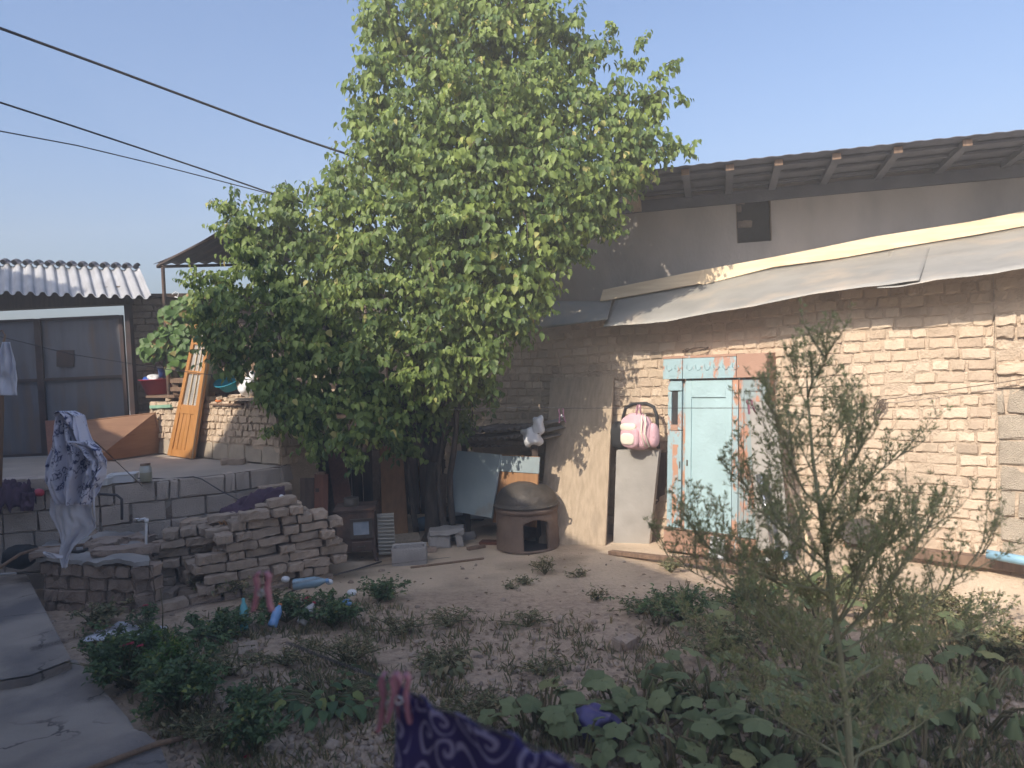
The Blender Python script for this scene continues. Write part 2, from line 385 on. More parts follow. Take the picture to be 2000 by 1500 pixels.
def make_ground():
    xs = axis_lines(-5, 6, .045, 18); ys = axis_lines(1.6, 10.5, .045, 18)
    vs = []; at = []
    for y in ys:
        for x in xs:
            inn = -6 < x < 7 and 1 < y < 12
            vs.append((x, y, gheight(x, y) if inn else 0))
            g = smooth(7.2, 5.7, y+.7*noise.noise(Vector((x*.8, y*.8, 3)))+.3*noise.noise(Vector((x*3, y*3, 7))))
            g *= 1-smooth(.2, 1.6, (x-1.6)) * smooth(3.8, 4.8, y)*.9
            at.append(g)
    n_ = len(xs); fs = [(j*n_+i, j*n_+i+1, (j+1)*n_+i+1, (j+1)*n_+i) for j in range(len(ys)-1) for i in range(n_-1)]
    me = bpy.data.meshes.new('ground'); me.from_pydata(vs, [], fs); me.update()
    a = me.attributes.new('soil', 'FLOAT', 'POINT'); a.data.foreach_set('value', at)
    me.polygons.foreach_set('use_smooth', [True]*len(fs))
    o = bpy.data.objects.new('ground', me); COL.objects.link(o); struct(o)
    m = mat('yard_earth', (.62, .485, .35), (.54, .42, .30), 2.2, bump=.7, bscale=34, c3=(.30, .23, .165), s3=1.1, t3=(.5, .68))
    nn = m.node_tree.nodes; L = m.node_tree.links; b = nn['Principled BSDF']
    col = b.inputs['Base Color'].links[0].from_socket
    at_ = nn.new('ShaderNodeAttribute'); at_.attribute_name = 'soil'
    tc = nn.new('ShaderNodeTexCoord')
    t = nn.new('ShaderNodeTexNoise'); t.inputs['Scale'].default_value = 16; t.inputs['Detail'].default_value = 10; t.inputs['Roughness'].default_value = .7; L.new(tc.outputs['Object'], t.inputs['Vector'])
    cr = nn.new('ShaderNodeValToRGB'); e = cr.color_ramp.elements; e[0].position = .34; e[0].color = (.25, .18, .13, 1); e[1].position = .70; e[1].color = (.50, .375, .275, 1)
    x = e.new(.5); x.color = (.40, .295, .215, 1)
    L.new(t.outputs[0], cr.inputs[0])
    mx = nn.new('ShaderNodeMix'); mx.data_type = 'RGBA'; L.new(at_.outputs['Fac'], mx.inputs[0]); L.new(col, mx.inputs[6]); L.new(cr.outputs[0], mx.inputs[7])
    L.new(mx.outputs[2], b.inputs['Base Color'])
    me.materials.append(m)
make_ground()

# terrace slab (concrete yard level with the gate) behind the block wall
def poly_top(name, poly, z0, z1, m, amp=.006, st=.12):
    """filled prism whose top is a fine uneven sheet"""
    mb = MB(); mb.prism([(q.x, q.y) for q in poly], z0, z1-.012)
    bm = bmesh.new(); f = bm.faces.new([bm.verts.new((q.x, q.y, z1)) for q in poly])
    bmesh.ops.triangulate(bm, faces=[f])
    for _ in range(7):
        es = [e for e in bm.edges if e.calc_length() > st]
        if not es: break
        bmesh.ops.subdivide_edges(bm, edges=es, cuts=1); bmesh.ops.triangulate(bm, faces=bm.faces[:])
    for v in bm.verts:
        if not v.is_boundary: v.co.z += noise.noise(v.co*1.7)*amp+noise.noise(v.co*6)*amp*.5
    bm.verts.index_update(); mb.add([tuple(v.co) for v in bm.verts], [tuple(v.index for v in f.verts) for f in bm.faces]); bm.free()
    return mb.build(name, m, smooth=False)
ter = [RET[0], RET[1], RET[2], RET[3], RET[4], W2[1]+W2N*.02, W2[0]+W2N*.02, Vector((-5.1, 10.6, 0)), Vector((-9.5, 10.6, 0)), Vector((-9.5, 6.9, 0))]
ter = [Vector((q.x, q.y, 0)) for q in ter]
for q in ter[:5]: q.y += .03
struct(poly_top('terrace', ter, -.05, TZ, m_dirtgrey))
# dirt lane beyond the gate so that the terrace does not end in the air
mb = MB(); mb.prism([(-22, 10.61), (-2.2, 10.61), (-2.2, 24), (-22, 24)], -.05, TZ-.02); struct(mb.build('lane', m_dirtgrey))

# walkway: two slabs with a step between them
m_walk = mat('walkway_concrete', (.41, .345, .295), (.33, .275, .235), 2.5, bump=.5, bscale=55, c3=(.20, .175, .165), s3=1.3, t3=(.52, .66))
def add_cracks(m):
    nn = m.node_tree.nodes; L = m.node_tree.links; b = nn['Principled BSDF']; col = b.inputs['Base Color'].links[0].from_socket
    tc = nn.new('ShaderNodeTexCoord'); n1 = nn.new('ShaderNodeTexNoise'); n1.inputs['Scale'].default_value = 5; n1.inputs['Detail'].default_value = 6
    L.new(tc.outputs['Object'], n1.inputs['Vector'])
    ad = nn.new('ShaderNodeVectorMath'); ad.operation = 'MULTIPLY_ADD'; ad.inputs[1].default_value = (.35, .35, .35)
    L.new(n1.outputs['Color'], ad.inputs[0]); L.new(tc.outputs['Object'], ad.inputs[2])
    vo = nn.new('ShaderNodeTexVoronoi'); vo.feature = 'DISTANCE_TO_EDGE'; vo.inputs['Scale'].default_value = 1.5; L.new(ad.outputs[0], vo.inputs['Vector'])
    mr = nn.new('ShaderNodeMapRange'); mr.inputs[1].default_value = .004; mr.inputs[2].default_value = .016; L.new(vo.outputs[0], mr.inputs[0])
    n2 = nn.new('ShaderNodeTexNoise'); n2.inputs['Scale'].default_value = 1.7; L.new(tc.outputs['Object'], n2.inputs['Vector'])
    m2 = nn.new('ShaderNodeMapRange'); m2.inputs[1].default_value = .44; m2.inputs[2].default_value = .56; L.new(n2.outputs[0], m2.inputs[0])
    mxm = nn.new('ShaderNodeMath'); mxm.operation = 'MAXIMUM'; L.new(mr.outputs[0], mxm.inputs[0]); L.new(m2.outputs[0], mxm.inputs[1])
    mx = nn.new('ShaderNodeMix'); mx.data_type = 'RGBA'; L.new(mxm.outputs[0], mx.inputs[0]); mx.inputs[6].default_value = (.06, .05, .048, 1); L.new(col, mx.inputs[7])
    L.new(mx.outputs[2], b.inputs['Base Color'])
add_cracks(m_walk)
far = [G(52, 1122, .16), G(100, 1215, .16), G(139, 1288, .16), G(60, 1318, .16), G(-60, 1338, .16), G(-500, 1350, .16), G(-500, 1130, .16)]
near = [G(148, 1288, .10), G(250, 1402, .10), G(262, 1424, .10), G(284, 1430, .10), G(312, 1456, .10), G(345, 1540, .10), G(420, 1800, .10), G(-900, 1800, .10), G(-500, 1330, .10)]
struct(poly_top('walkway', far, -.02, .16, m_walk, .008, .07)); struct(poly_top('walkway', near, -.02, .10, m_walk, .010, .06))

# ---------------------------------------------------------------- unseen house behind the photographer, roof line shaped to shade the garden
HN = SH.copy(); HS = Vector((-HN.y, HN.x, 0)); HS = HS if HS.x > 0 else -HS       # along its front
m_lime = mat('limewashed_wall', (.62, .58, .52), (.52, .48, .43), 2, bump=.2, bscale=20)
te = math.tan(SUN_EL); A0 = -.8
prof = [(.9, 4.05), (-.6, 4.14), (-1.4, 4.22), (-2.7, 4.40), (-4.0, 4.80), (-4.9, 5.08), (-5.7, 5.75), (-6.6, 6.15), (-7.5, 5.45), (-8.6, 4.62), (-9.2, 4.38), (-10.2, 4.47), (-10.42, 4.6), (-10.62, 6.32), (-14.5, 6.32)]  # outline fitted to the wanted shadow edge, high end added to shade the gate
def hp(s, z, a=A0): return HS*s-HN*a+Vector((0, 0, z))
hroot = empty('house', hp(-5, 0, A0-2), 'unseen limewashed house behind the camera, its stepped roof line shaped to shade the yard', 'house')
mb = MB(); top = [hp(s, z-A0*te) for s, z in prof]; bot = [hp(s, 0) for s, z in prof]
k = len(prof); back = [q+HN*4.5 for q in top]; bb = [q+HN*4.5 for q in bot]
mb.add(top+bot, [(i, i+1, k+i+1, k+i) for i in range(k-1)]); mb.add(back+bb, [(i+1, i, k+i, k+i+1) for i in range(k-1)])
mb.add([top[0], bot[0], bb[0], back[0]], [(0, 1, 2, 3)]); mb.add([top[-1], bot[-1], bb[-1], back[-1]], [(3, 2, 1, 0)])
mb.build('wall', m_lime, hroot)
mb = MB(); zt = Vector((0, 0, .05))
mb.add([q-HN*-.0+zt*0 for q in top]+[q for q in back]+[q-zt for q in top], [(i, i+1, k+i+1, k+i) for i in range(k-1)]); mb.build('roof', m_slate, hroot)
for s in (-5.6, -2.2): MB().slab([hp(s-.5, 1.9, A0+.02), hp(s+.5, 1.9, A0+.02), hp(s+.5, 3.0, A0+.02), hp(s-.5, 3.0, A0+.02)], .03, HN).build('window', m_blueboard, hroot)
mb = MB(); mb.slab([hp(-.6, .8, A0+.02), hp(.3, .8, A0+.02), hp(.3, 2.9, A0+.02), hp(-.6, 2.9, A0+.02)], .03, HN); mb.build('door', m_wood, hroot)

# ---------------------------------------------------------------- storehouse (long mud-brick wall under a sheet-metal lean-to)
st = empty('storehouse', onR(1500, 1000), 'long sunlit mud brick storehouse under a grey sheet metal lean-to roof', 'building')
st.location.z = 0
tl, tr = tR(505), tR(2250); tpier = tR(1943)
vlow1 = [(400, 740), (1050, 643), (1185, 624)]; vlow2 = [(1177, 638), (1300, 628), (1380, 612), (1460, 600), (1600, 572), (1700, 559), (1730, 556), (1795, 547)]; vlow3 = [(1712, 562), (1760, 560), (1830, 547), (1930, 536), (2000, 524), (2150, 502), (2300, 480)]
_zt = []
for u in range(500, 2300, 40):
    q = onR(u, interp(vlow1 if u < 1180 else vlow2 if u < 1750 else vlow3, u), .38); _zt.append(((q-R0).dot(RD), q.z))
def wtop(q): return min(2.56, interp(_zt, (q-R0).dot(RD))+.055) if (q-R0).dot(RD) > -1 else 2.34
mb = MB()
pier_z1 = onR(1960, 757).z
brick_face(mb, R0+RD*tl, R0+RD*tpier, 0, 2.62, RN, ztop=wtop, h=.0873, lmin=.10, lmax=.20, prot=.004, amp=.0026, wob=.014, rec=.009, hv=.003, shear=.13, mis=[0, 0, 0, 2, 3])
brick_face(mb, R0+RD*(tpier+.005)+RN*.02, R0+RD*tr+RN*.02, pier_z1, 2.62, RN, ztop=wtop, h=.091, lmin=.11, lmax=.27, prot=.018, amp=.004, wob=.005, mis=[0, 2, 3])
mb.build('brick_wall', [m_mud, m_mort, m_mudb, m_mudc], st)
mb = MB(); brick_face(mb, R0+RD*(tpier+.0), R0+RD*tr, .02, pier_z1-.005, RN, h=.195, lmin=.28, lmax=.42, depth=.2, prot=.006, amp=.0035, tmpl=(BLK_V, BLK_F), gap=.012)
mb.build('block_pier', [m_cinder2, m_mort], st)
# back mass of the wall so that it has thickness
mb = MB(); q0 = R0+RD*tl-RN*.04; q1 = R0+RD*tr-RN*.04
mb.prism([(q0.x, q0.y), (q1.x, q1.y), ((q1-RN*.3).x, (q1-RN*.3).y), ((q0-RN*.3).x, (q0-RN*.3).y)], 0, 2.17); mb.build('wall_core', m_mort, st)
# lean-to sheets
vtop = [(1040, 586), (1180, 586), (1365, 554), (1510, 521), (1640, 504), (1760, 482), (1900, 459), (2000, 441), (2150, 416), (2300, 392)]
def sheet(u0, u1, low, lift, label_=None, skew=0):
    def fn(a, b):
        u = u0+(u1-u0)*a; A_ = onR(u, interp(low, u), .38+lift); ut = u+skew; B_ = onU(ut, interp(vtop, ut)+2, .36+lift*.5)
        q = A_.lerp(B_, b); q.z += .004*math.sin(a*9+b*2)*math.sin(b*math.pi)+.004*noise.noise(q*3)+.004*noise.noise(q*9)*(1-b)
        return q
    m_ = MB().grid(fn, 60, 10); return m_.build('roof_sheet', m_galv, st, smooth=True, solid=.003)
sheet(1046, 1186, vlow1, -.02, skew=10); sheet(1178, 1795, vlow2, 0, skew=25); sheet(1713, 2300, vlow3, .018, skew=25)
# pale fascia planks along the top of the lean-to
rt = [(1175, 567), (1365, 529), (1510, 503), (1610, 483), (1707, 463), (1900, 433), (2000, 413), (2150, 388), (2300, 360)]
rb = [(1172, 588), (1368, 553), (1372, 556), (1510, 521), (1640, 504), (1760, 482), (1900, 459), (2000, 441), (2150, 416), (2300, 392)]
for i, (a0, a1) in enumerate(((1178, 1364), (1368, 1640), (1638, 2280))):
    def fn(a, b, a0=a0, a1=a1):
        u = a0+(a1-a0)*a; B_ = onU(u-(6 if a < .01 else 0), interp(rb, u)+1, .40); T_ = onU(u+(5 if a > .99 else 0), interp(rt, u), .34)
        q = B_.lerp(T_, b); return q
    MB().grid(fn, 40, 2).build('fascia_plank', m_cream, st, solid=.014)
def fn(a, b):
    u = 1180+1100*a; T_ = onU(u, interp(rt, u)+1, .335); T_.z -= .012; W_ = T_-UN*.33; W_.z += .0; return T_.lerp(W_, b)
MB().grid(fn, 40, 2).build('flashing', m_galv, st, solid=.004)

# ---------------------------------------------------------------- tall barn set back behind the lean-to
bn = empty('barn', onU(1600, 600), 'tall plastered barn with a shaded wall, wide dark eave and a dark vent', 'building'); bn.location.z = 0
ua, ub = (onU(1035, 500)-U0).dot(UD), (onU(2330, 500)-U0).dot(UD)
def bu(t, off, z): q = U0+UD*t+UN*off; q.z = z; return q
v0, v1 = onU(1436, 383), onU(1506, 470); vt0, vt1 = (v0-U0).dot(UD), (v1-U0).dot(UD); vz1, vz0 = v0.z, v1.z
mb = MB()
def wallquad(t0, t1, z0, z1):
    nu = max(1, int((t1-t0)/.08)); nv = max(1, int((z1-z0)/.08))
    mb.grid(lambda a, b: bu(t0+(t1-t0)*a, 0, z0+(z1-z0)*b)+UN*.012*noise.noise(bu(t0+(t1-t0)*a, 0, z0+(z1-z0)*b)*2.5), nu, nv)
wallquad(ua, vt0, 0, 3.66); wallquad(vt1, ub, 0, 3.66); wallquad(vt0, vt1, 0, vz0); wallquad(vt0, vt1, vz1, 3.66)
q0, q1 = bu(ua, -.30, 0), bu(ub, -.30, 0)
mb.slab([bu(ua, -.30, 0), bu(ub, -.30, 0), bu(ub, -.30, 3.6), bu(ua, -.30, 3.6)], .1)
mb.slab([bu(ua, -.4, 0), bu(ua, 0, 0), bu(ua, 0, 3.6), bu(ua, -.4, 3.6)], .02, -UD)
mb.build('wall', m_plaster, bn)
m_wdark = mat('opening_shade', (.05, .045, .045), (.03, .03, .03), 5)
# vent: brick infill set back in the opening, half knocked out; dark colours paint the recess shade
mb = MB(); brick_face(mb, bu(vt0+.01, -.06, 0), bu(vt1-.01, -.06, 0), vz0, vz1, UN, h=.085, prot=.01, keep=lambda c: (c-bu(vt0, 0, c.z)).dot(UD) < .09)
mb.slab([bu(vt0, -.2, vz0), bu(vt1, -.2, vz0), bu(vt1, -.2, vz1), bu(vt0, -.2, vz1)], .02, None, 1)
for t_ in (vt0, vt1): mb.slab([bu(t_, 0, vz0), bu(t_, -.2, vz0), bu(t_, -.2, vz1), bu(t_, 0, vz1)], .01, UD)
mb.build('vent', [m_mort3, m_wdark], bn)
# roof: corrugated sheet rising a little towards the eave, battens and rafters under it
OV = .95; ta = (onU(1214, 350, OV)-U0).dot(UD)
def rz(off): return 3.585+.035*off/OV
mb = MB()
def rfn(a, b):
    t = ta+(ub-ta)*a; off = -1.6+(1.6+OV+.08)*b
    return bu(t, off, rz(off)+.004*math.sin(t*2*math.pi/.15))
mb.grid(rfn, int((ub-ta)/.0375), 8); mb.build('roof', m_dslate, bn, smooth=True, solid=.006)
for off in (.18, .5, .80):
    MB().slab([bu(ta, off, rz(off)-.035), bu(ub, off, rz(off)-.035), bu(ub, off+.05, rz(off)-.035), bu(ta, off+.05, rz(off)-.035)], .022, Vector((0, 0, 1))).build('batten', m_dslate, bn)
MB().slab([bu(ua, .0, 3.42), bu(ub, .0, 3.42), bu(ub, .05, 3.42), bu(ua, .05, 3.42)], .12, Vector((0, 0, 1))).build('wall_plate', m_dslate, bn)
for u, v in ((1330, 325), (1417, 315), (1512, 303), (1625, 290), (1745, 278), (1880, 265), (2030, 250)):
    t = (onU(u+8, v, OV)-U0).dot(UD)
    MB().slab([bu(t-.035, .06, 3.515), bu(t+.035, .06, 3.515), bu(t+.035, OV+.02, 3.555), bu(t-.035, OV+.02, 3.555)], .05, Vector((0, 0, 1))).build('rafter', m_dslate, bn)
    MB().slab([bu(t-.036, OV+.022, 3.553), bu(t+.036, OV+.022, 3.553), bu(t+.036, OV+.022, 3.607), bu(t-.036, OV+.022, 3.607)], .012, -UN).build('rafter_end', m_wood, bn)
q = bu(ta+.02, OV, 3.55)
MB().slab([bu(ta, .0, 3.42), bu(ta+.1, .0, 3.42), bu(ta+.1, OV, 3.45), bu(ta, OV, 3.45)], .10, Vector((0, 0, 1))).build('end_beam', m_ply, bn)

# ---------------------------------------------------------------- concrete block retaining wall
m_blk = mat('grey_block', (.53, .45, .39), (.44, .37, .32), 5, bump=.8, bscale=90, c3=(.26, .235, .22), s3=1.5, t3=(.55, .7))
mb = MB()
for a, b in zip(RET, RET[1:]):
    a = Vector((a.x, a.y, 0)); b = Vector((b.x, b.y, 0)); t = (b-a).normalized(); n_ = Vector((t.y, -t.x, 0))
    brick_face(mb, a, b, -.03, TZ+.004, n_, h=.187, lmin=.30, lmax=.42, depth=.19, amp=.003, prot=.006, tmpl=(BLK_V, BLK_F), gap=.010, rec=.026, shear=.03)
o = mb.build('block_wall', [m_blk, m_mort3]); tag(o, 'low retaining wall of grey concrete blocks along the terrace edge', 'wall')
# side return of the corner under the low brick wall
mb = MB(); c0 = Vector((RET[-1].x, RET[-1].y, 0)); c1 = c0-Vector((-.25, -1.6, 0))*1.0
brick_face(mb, c0, Vector((c0.x+.15, c0.y+1.7, 0)), -.03, TZ, Vector((1, 0, 0)), h=.187, lmin=.3, lmax=.42, depth=.19, tmpl=(BLK_V, BLK_F))
o = mb.build('block_wall', [m_blk, m_mort3]); tag(o, 'short end return of the block wall going back beside the leaning planks', 'wall')
# blocks loosely laid on the left end of the retaining wall
tb = [(20, 985, .30), (75, 978, .28), (-60, 990, .4)]
for i, (u, v, l) in enumerate(tb):
    q = PL(u, v, RET[1]+Vector((0, .02, 0)), Vector((0, -1, 0))); mb = MB()
    add_brick(mb, (q.x, q.y+.1, TZ+.065), (l, .19, .12), np.eye(3), .003, 0, (BLK_V, BLK_F)); o = mb.build('concrete_block', m_blk)
    tag(o, ('loose concrete block on the wall end, directly under the dark clothes', 'loose pale block on the retaining wall behind the hanging shirt', 'loose block on the retaining wall at the left picture edge')[i], 'block')

# ---------------------------------------------------------------- low brick wall on the terrace
lw = empty('brick_wall', (W2[0]+W2[1])/2+Vector((0, 0, TZ)), 'waist high mud brick wall on the terrace, half in sun, with rubble and planks on top', 'wall')
mb = MB(); wz1 = 1.58
brick_face(mb, W2[0], W2[1], TZ, TZ+.20, W2N, h=.2, lmin=.34, lmax=.40, depth=.18, amp=.003, tmpl=(BLK_V, BLK_F), prot=.004)
mb.build('block_base', [m_cinder2, m_mort], lw)
mb = MB(); brick_face(mb, W2[0], W2[1], TZ+.20, wz1, W2N, h=.085, lmin=.09, lmax=.19, depth=.14, amp=.005, prot=.012, hv=.003)
e0 = W2[1]; e1 = W2[1]-W2N*.35
brick_face(mb, e0, e1, TZ, wz1, W2D, h=.1, lmin=.1, lmax=.26, depth=.14, prot=.012)
mb.prism([((W2[0]-W2N*.05).x, (W2[0]-W2N*.05).y), ((W2[1]-W2N*.05-W2D*.05).x, (W2[1]-W2N*.05-W2D*.05).y), ((W2[1]-W2N*.5-W2D*.05).x, (W2[1]-W2N*.5-W2D*.05).y), ((W2[0]-W2N*.5).x, (W2[0]-W2N*.5).y)], 0, wz1-.01, 1)
mb.build('brickwork', [m_mud, m_mort], lw)
mb = MB()
for i in range(46):
    t = rnd.uniform(.02, .98); c = W2[0].lerp(W2[1], t)-W2N*rnd.uniform(.02, .4); c.z = wz1+rnd.uniform(.01, .05)
    M = np.array(Matrix.Rotation(rnd.uniform(0, 3.1), 3, 'Z') @ Matrix.Rotation(rnd.uniform(-.3, .3), 3, 'X'))
    add_brick(mb, c, (rnd.uniform(.06, .17), rnd.uniform(.05, .1), rnd.uniform(.03, .06)), M, .006)
mb.build('rubble', m_mud, lw)

# ---------------------------------------------------------------- boundary wall beside and behind the gate
GD = Vector((.93, .367, 0)).normalized(); GN = Vector((GD.y, -GD.x, 0))
b0 = P(262, 700, 10.45); b0.z = 0
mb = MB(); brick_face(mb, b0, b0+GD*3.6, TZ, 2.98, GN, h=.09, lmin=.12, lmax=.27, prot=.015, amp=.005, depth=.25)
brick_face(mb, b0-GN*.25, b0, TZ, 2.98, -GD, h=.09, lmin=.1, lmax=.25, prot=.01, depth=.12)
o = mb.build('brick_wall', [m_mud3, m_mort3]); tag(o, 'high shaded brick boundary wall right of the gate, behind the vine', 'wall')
mb = MB(); mb.slab([b0+Vector((0, 0, 2.985))+GN*.08, b0+GD*3.6+Vector((0, 0, 2.985))+GN*.08, b0+GD*3.6-GN*.25+Vector((0, 0, 2.985)), b0-GN*.25+Vector((0, 0, 2.985))], .05, Vector((0, 0, 1)))
tag(mb.build('coping', m_dwood), 'dark capping boards lying along the top of the boundary wall', 'coping')

# ---------------------------------------------------------------- gate
gy = 10.25; gt = empty('gate', P(120, 895, gy), 'grey double leaf sheet metal yard gate with a corrugated roof over it', 'gate'); 
def gp(u, v, off=0): q = PL(u, v, Vector((0, gy, 0)), Vector((0, 1, 0))); q.y -= off; return q
xg1 = gp(252, 760).x; xg0 = gp(84, 760).x; xgl = xg0-2.1; zt_ = gp(120, 621).z; zb_ = gp(60, 895).z+.03; zr = gp(170, 738).z
def bx(mb, x0, x1, z0, z1, y0, y1, mi=0): return mb.box(((x0+x1)/2, (y0+y1)/2, (z0+z1)/2), (x1-x0, y1-y0, z1-z0), None, mi)
for nm, a, b in (('gate_leaf', xgl, xg0-.001), ('gate_leaf', xg0+.001, xg1-.015)):
    nseg = 90
    mb = MB().grid(lambda s, t, a=a, b=b: Vector((a+(b-a)*s, gy+.008*math.sin(s*7)*math.sin(t*3)+.006*noise.noise(Vector((s*6, t*9, a))), zb_+(zt_-zb_)*t)), 60, 60)
    leaf = mb.build(nm, m_gatem, gt, smooth=True, solid=.004)
    mb = MB()
    for k_ in range(5):
        x = a+.02+(b-a-.04)*k_/4; wdt = .022 if k_ not in (0, 4) else .045
        if k_ in (0, 4): bx(mb, x-wdt/2, x+wdt/2, zb_, zt_, gy-.045, gy-.012)
    bx(mb, a+.045, b-.045, zr-.02, zr+.02, gy-.04, gy-.013); bx(mb, a+.045, b-.045, zt_-.03, zt_+.005, gy-.04, gy-.013); bx(mb, a+.045, b-.045, zb_, zb_+.035, gy-.04, gy-.013)
    mb.build('frame', m_gatef, leaf)
q = gp(130, 690); mb = MB().slab([gp(112, 684, .02), gp(146, 684, .02), gp(146, 716, .02), gp(112, 716, .02)], .01)
mb.build('lock_plate', m_gatef, gt)
xp = gp(256, 760).x
for x_ in (xp-.005, xgl-.07): mb = MB(); bx(mb, x_, x_+.065, TZ, 3.0, gy-.05, gy+.05); mb.build('gate_post', m_gatef, gt)
zl0, zl1 = gp(120, 601).z, gp(120, 573).z
mb = MB(); bx(mb, xgl, xp+.06, zl0, zl1+.05, gy-.10, gy+.10); mb.build('lintel', m_dwood, gt)
# corrugated slate roof over the gate, wave troughs run down the slope
e_l, e_r = P(-200, 565, gy-.42), P(296, 581, gy-.42); r_l, r_r = P(-180, 512, gy+.35), P(272, 527, gy+.35)
def gfn(a, b):
    E_ = e_l.lerp(e_r, a); R_ = r_l.lerp(r_r, a); q = E_.lerp(R_, b); ph = a*(e_r-e_l).length*2*math.pi/.155
    w_ = math.cos(ph); q.z += .026*(abs(w_)**.6*math.copysign(1, w_))+(.012 if b > .45 else 0); return q
mb = MB().grid(gfn, 260, 8); mb.build('gate_roof', m_slate, gt, solid=.007)
def rfn2(a, b): q = gfn(a, 1); q.z += .03+.0*a; q.y += .05-.14*b; q.z += .025*math.sin(b*math.pi); return q
MB().grid(rfn2, 260, 5).build('ridge', m_dslate, gt, solid=.006)
for v_ in ((0, .0), (.5, .5)): pass
# ---------------------------------------------------------------- canopy behind the tree
cn = empty('canopy', P(500, 770, 10), 'dark corrugated canopy on thin rusty poles behind the tree', 'canopy')
c1, c2, c3_, c4 = P(300, 516, 10.5), P(446, 440, 8.0), P(748, 460, 9.1), P(752, 505, 11.0)
def cfn(a, b): q = c1.lerp(c4, a).lerp(c2.lerp(c3_, a), b); q.z += .015*math.sin(a*(c4-c1).length*2*math.pi/.18)-.03*math.sin(b*math.pi); return q
MB().grid(cfn, 160, 12).build('roof', m_dslate, cn, smooth=True, solid=.008)
for (u0, v0_, u1, v1_, d) in ((318, 522, 331, 792, 10.0), (738, 492, 760, 760, 10.0)):
    MB().tube([P(u1, v1_, d), P(u0, v0_, d)], .024, 10).build('pole', m_rust, cn)
MB().tube([P(306, 521, 10.3), P(748, 510, 10.8)], .02, 6).build('purlin', m_dwood, cn)
MB().tube([P(308, 519, 10.3), P(448, 446, 8.1)], .02, 6).build('rafter', m_dwood, cn)
# ================================================================ THE TREE
m_leaf = leafmat('tree_leaf', (.05, .105, .04), (.29, .37, .095), (.50, .45, .16), trans=.40, yfrac=.985)
tree = empty('tree', P(842, 1050, 8.35), 'large leafy apricot tree with heart shaped green leaves shading the yard corner', 'tree')
tb = wl(tree); tb.z = 0; tree.location = tb
blobs = [  # u, v, radius px, depth
 (745, 15, 60, 7.3), (780, 70, 75, 7.5), (870, 50, 95, 7.4), (980, 50, 110, 7.3), (1080, 70, 80, 7.2), (850, -60, 110, 7.4), (1000, -70, 120, 7.3), (730, 130, 45, 7.2),
 (745, 200, 62, 7.3), (840, 190, 100, 7.2), (950, 200, 115, 7.1), (1070, 190, 100, 7.1), (1165, 190, 70, 7.1), (1225, 250, 62, 7.0), (1265, 190, 38, 7.0),
 (745, 300, 70, 7.3), (705, 240, 38, 7.2), (840, 320, 110, 7.2), (960, 330, 120, 7.0), (1080, 330, 110, 7.0), (1170, 320, 75, 6.95), (1260, 290, 40, 6.9), (1310, 290, 26, 6.9),
 (700, 390, 75, 7.3), (640, 380, 45, 7.3), (660, 330, 30, 7.3), (800, 430, 105, 7.2), (920, 450, 120, 7.1), (1040, 440, 95, 7.0), (1110, 400, 75, 6.95), (1180, 380, 42, 6.9),
 (450, 395, 30, 7.6), (470, 440, 48, 7.6), (540, 410, 48, 7.5), (560, 380, 30, 7.5), (600, 460, 60, 7.5), (485, 495, 42, 7.7), (530, 500, 70, 7.6), (405, 540, 30, 7.7), (365, 545, 16, 7.7), (430, 570, 52, 7.7), (510, 590, 80, 7.7),
 (620, 560, 90, 7.5), (700, 500, 80, 7.4), (740, 580, 95, 7.3), (850, 560, 100, 7.2), (960, 550, 95, 7.1), (1030, 520, 62, 7.0), (1060, 590, 28, 7.0),
 (420, 640, 42, 7.8), (480, 670, 55, 7.8), (560, 700, 75, 7.8), (640, 670, 90, 7.6), (740, 680, 90, 7.4), (850, 660, 95, 7.2), (950, 640, 75, 7.1), (1010, 620, 45, 7.0), (940, 700, 55, 7.1),
 (560, 790, 48, 7.8), (530, 840, 20, 7.9), (630, 770, 75, 7.7), (710, 780, 80, 7.5), (620, 850, 38, 7.7), (690, 850, 50, 7.5), (700, 895, 24, 7.4), (760, 820, 42, 7.4), (810, 740, 55, 7.3), (870, 735, 45, 7.3), (850, 800, 50, 8.0), (780, 860, 45, 8.0), (930, 760, 45, 7.9), (900, 830, 36, 8.4),
 (400, 600, 36, 7.8), (445, 690, 42, 7.8), (520, 745, 48, 7.8), (600, 800, 55, 7.7), (1150, 420, 55, 6.95), (1100, 470, 45, 7.0), (1045, 560, 42, 7.0), (1235, 330, 42, 6.9), (860, 130, 80, 7.9), (1010, 150, 80, 7.9), (1195, 90, 16, 7.0), (1240, 120, 18, 7.0), (1290, 140, 14, 7.0), (1150, 110, 34, 7.1), (1290, 220, 16, 6.9), (1200, 440, 22, 6.9), (1130, 500, 26, 6.95),
 (1195, 50, 10, 7.0), (1255, 80, 9, 7.0), (1310, 120, 9, 6.95), (1330, 190, 9, 6.9), (1345, 290, 12, 6.9), (870, 500, 110, 7.9), (780, 330, 110, 8.0), (980, 250, 120, 8.0), (640, 590, 90, 8.3)]
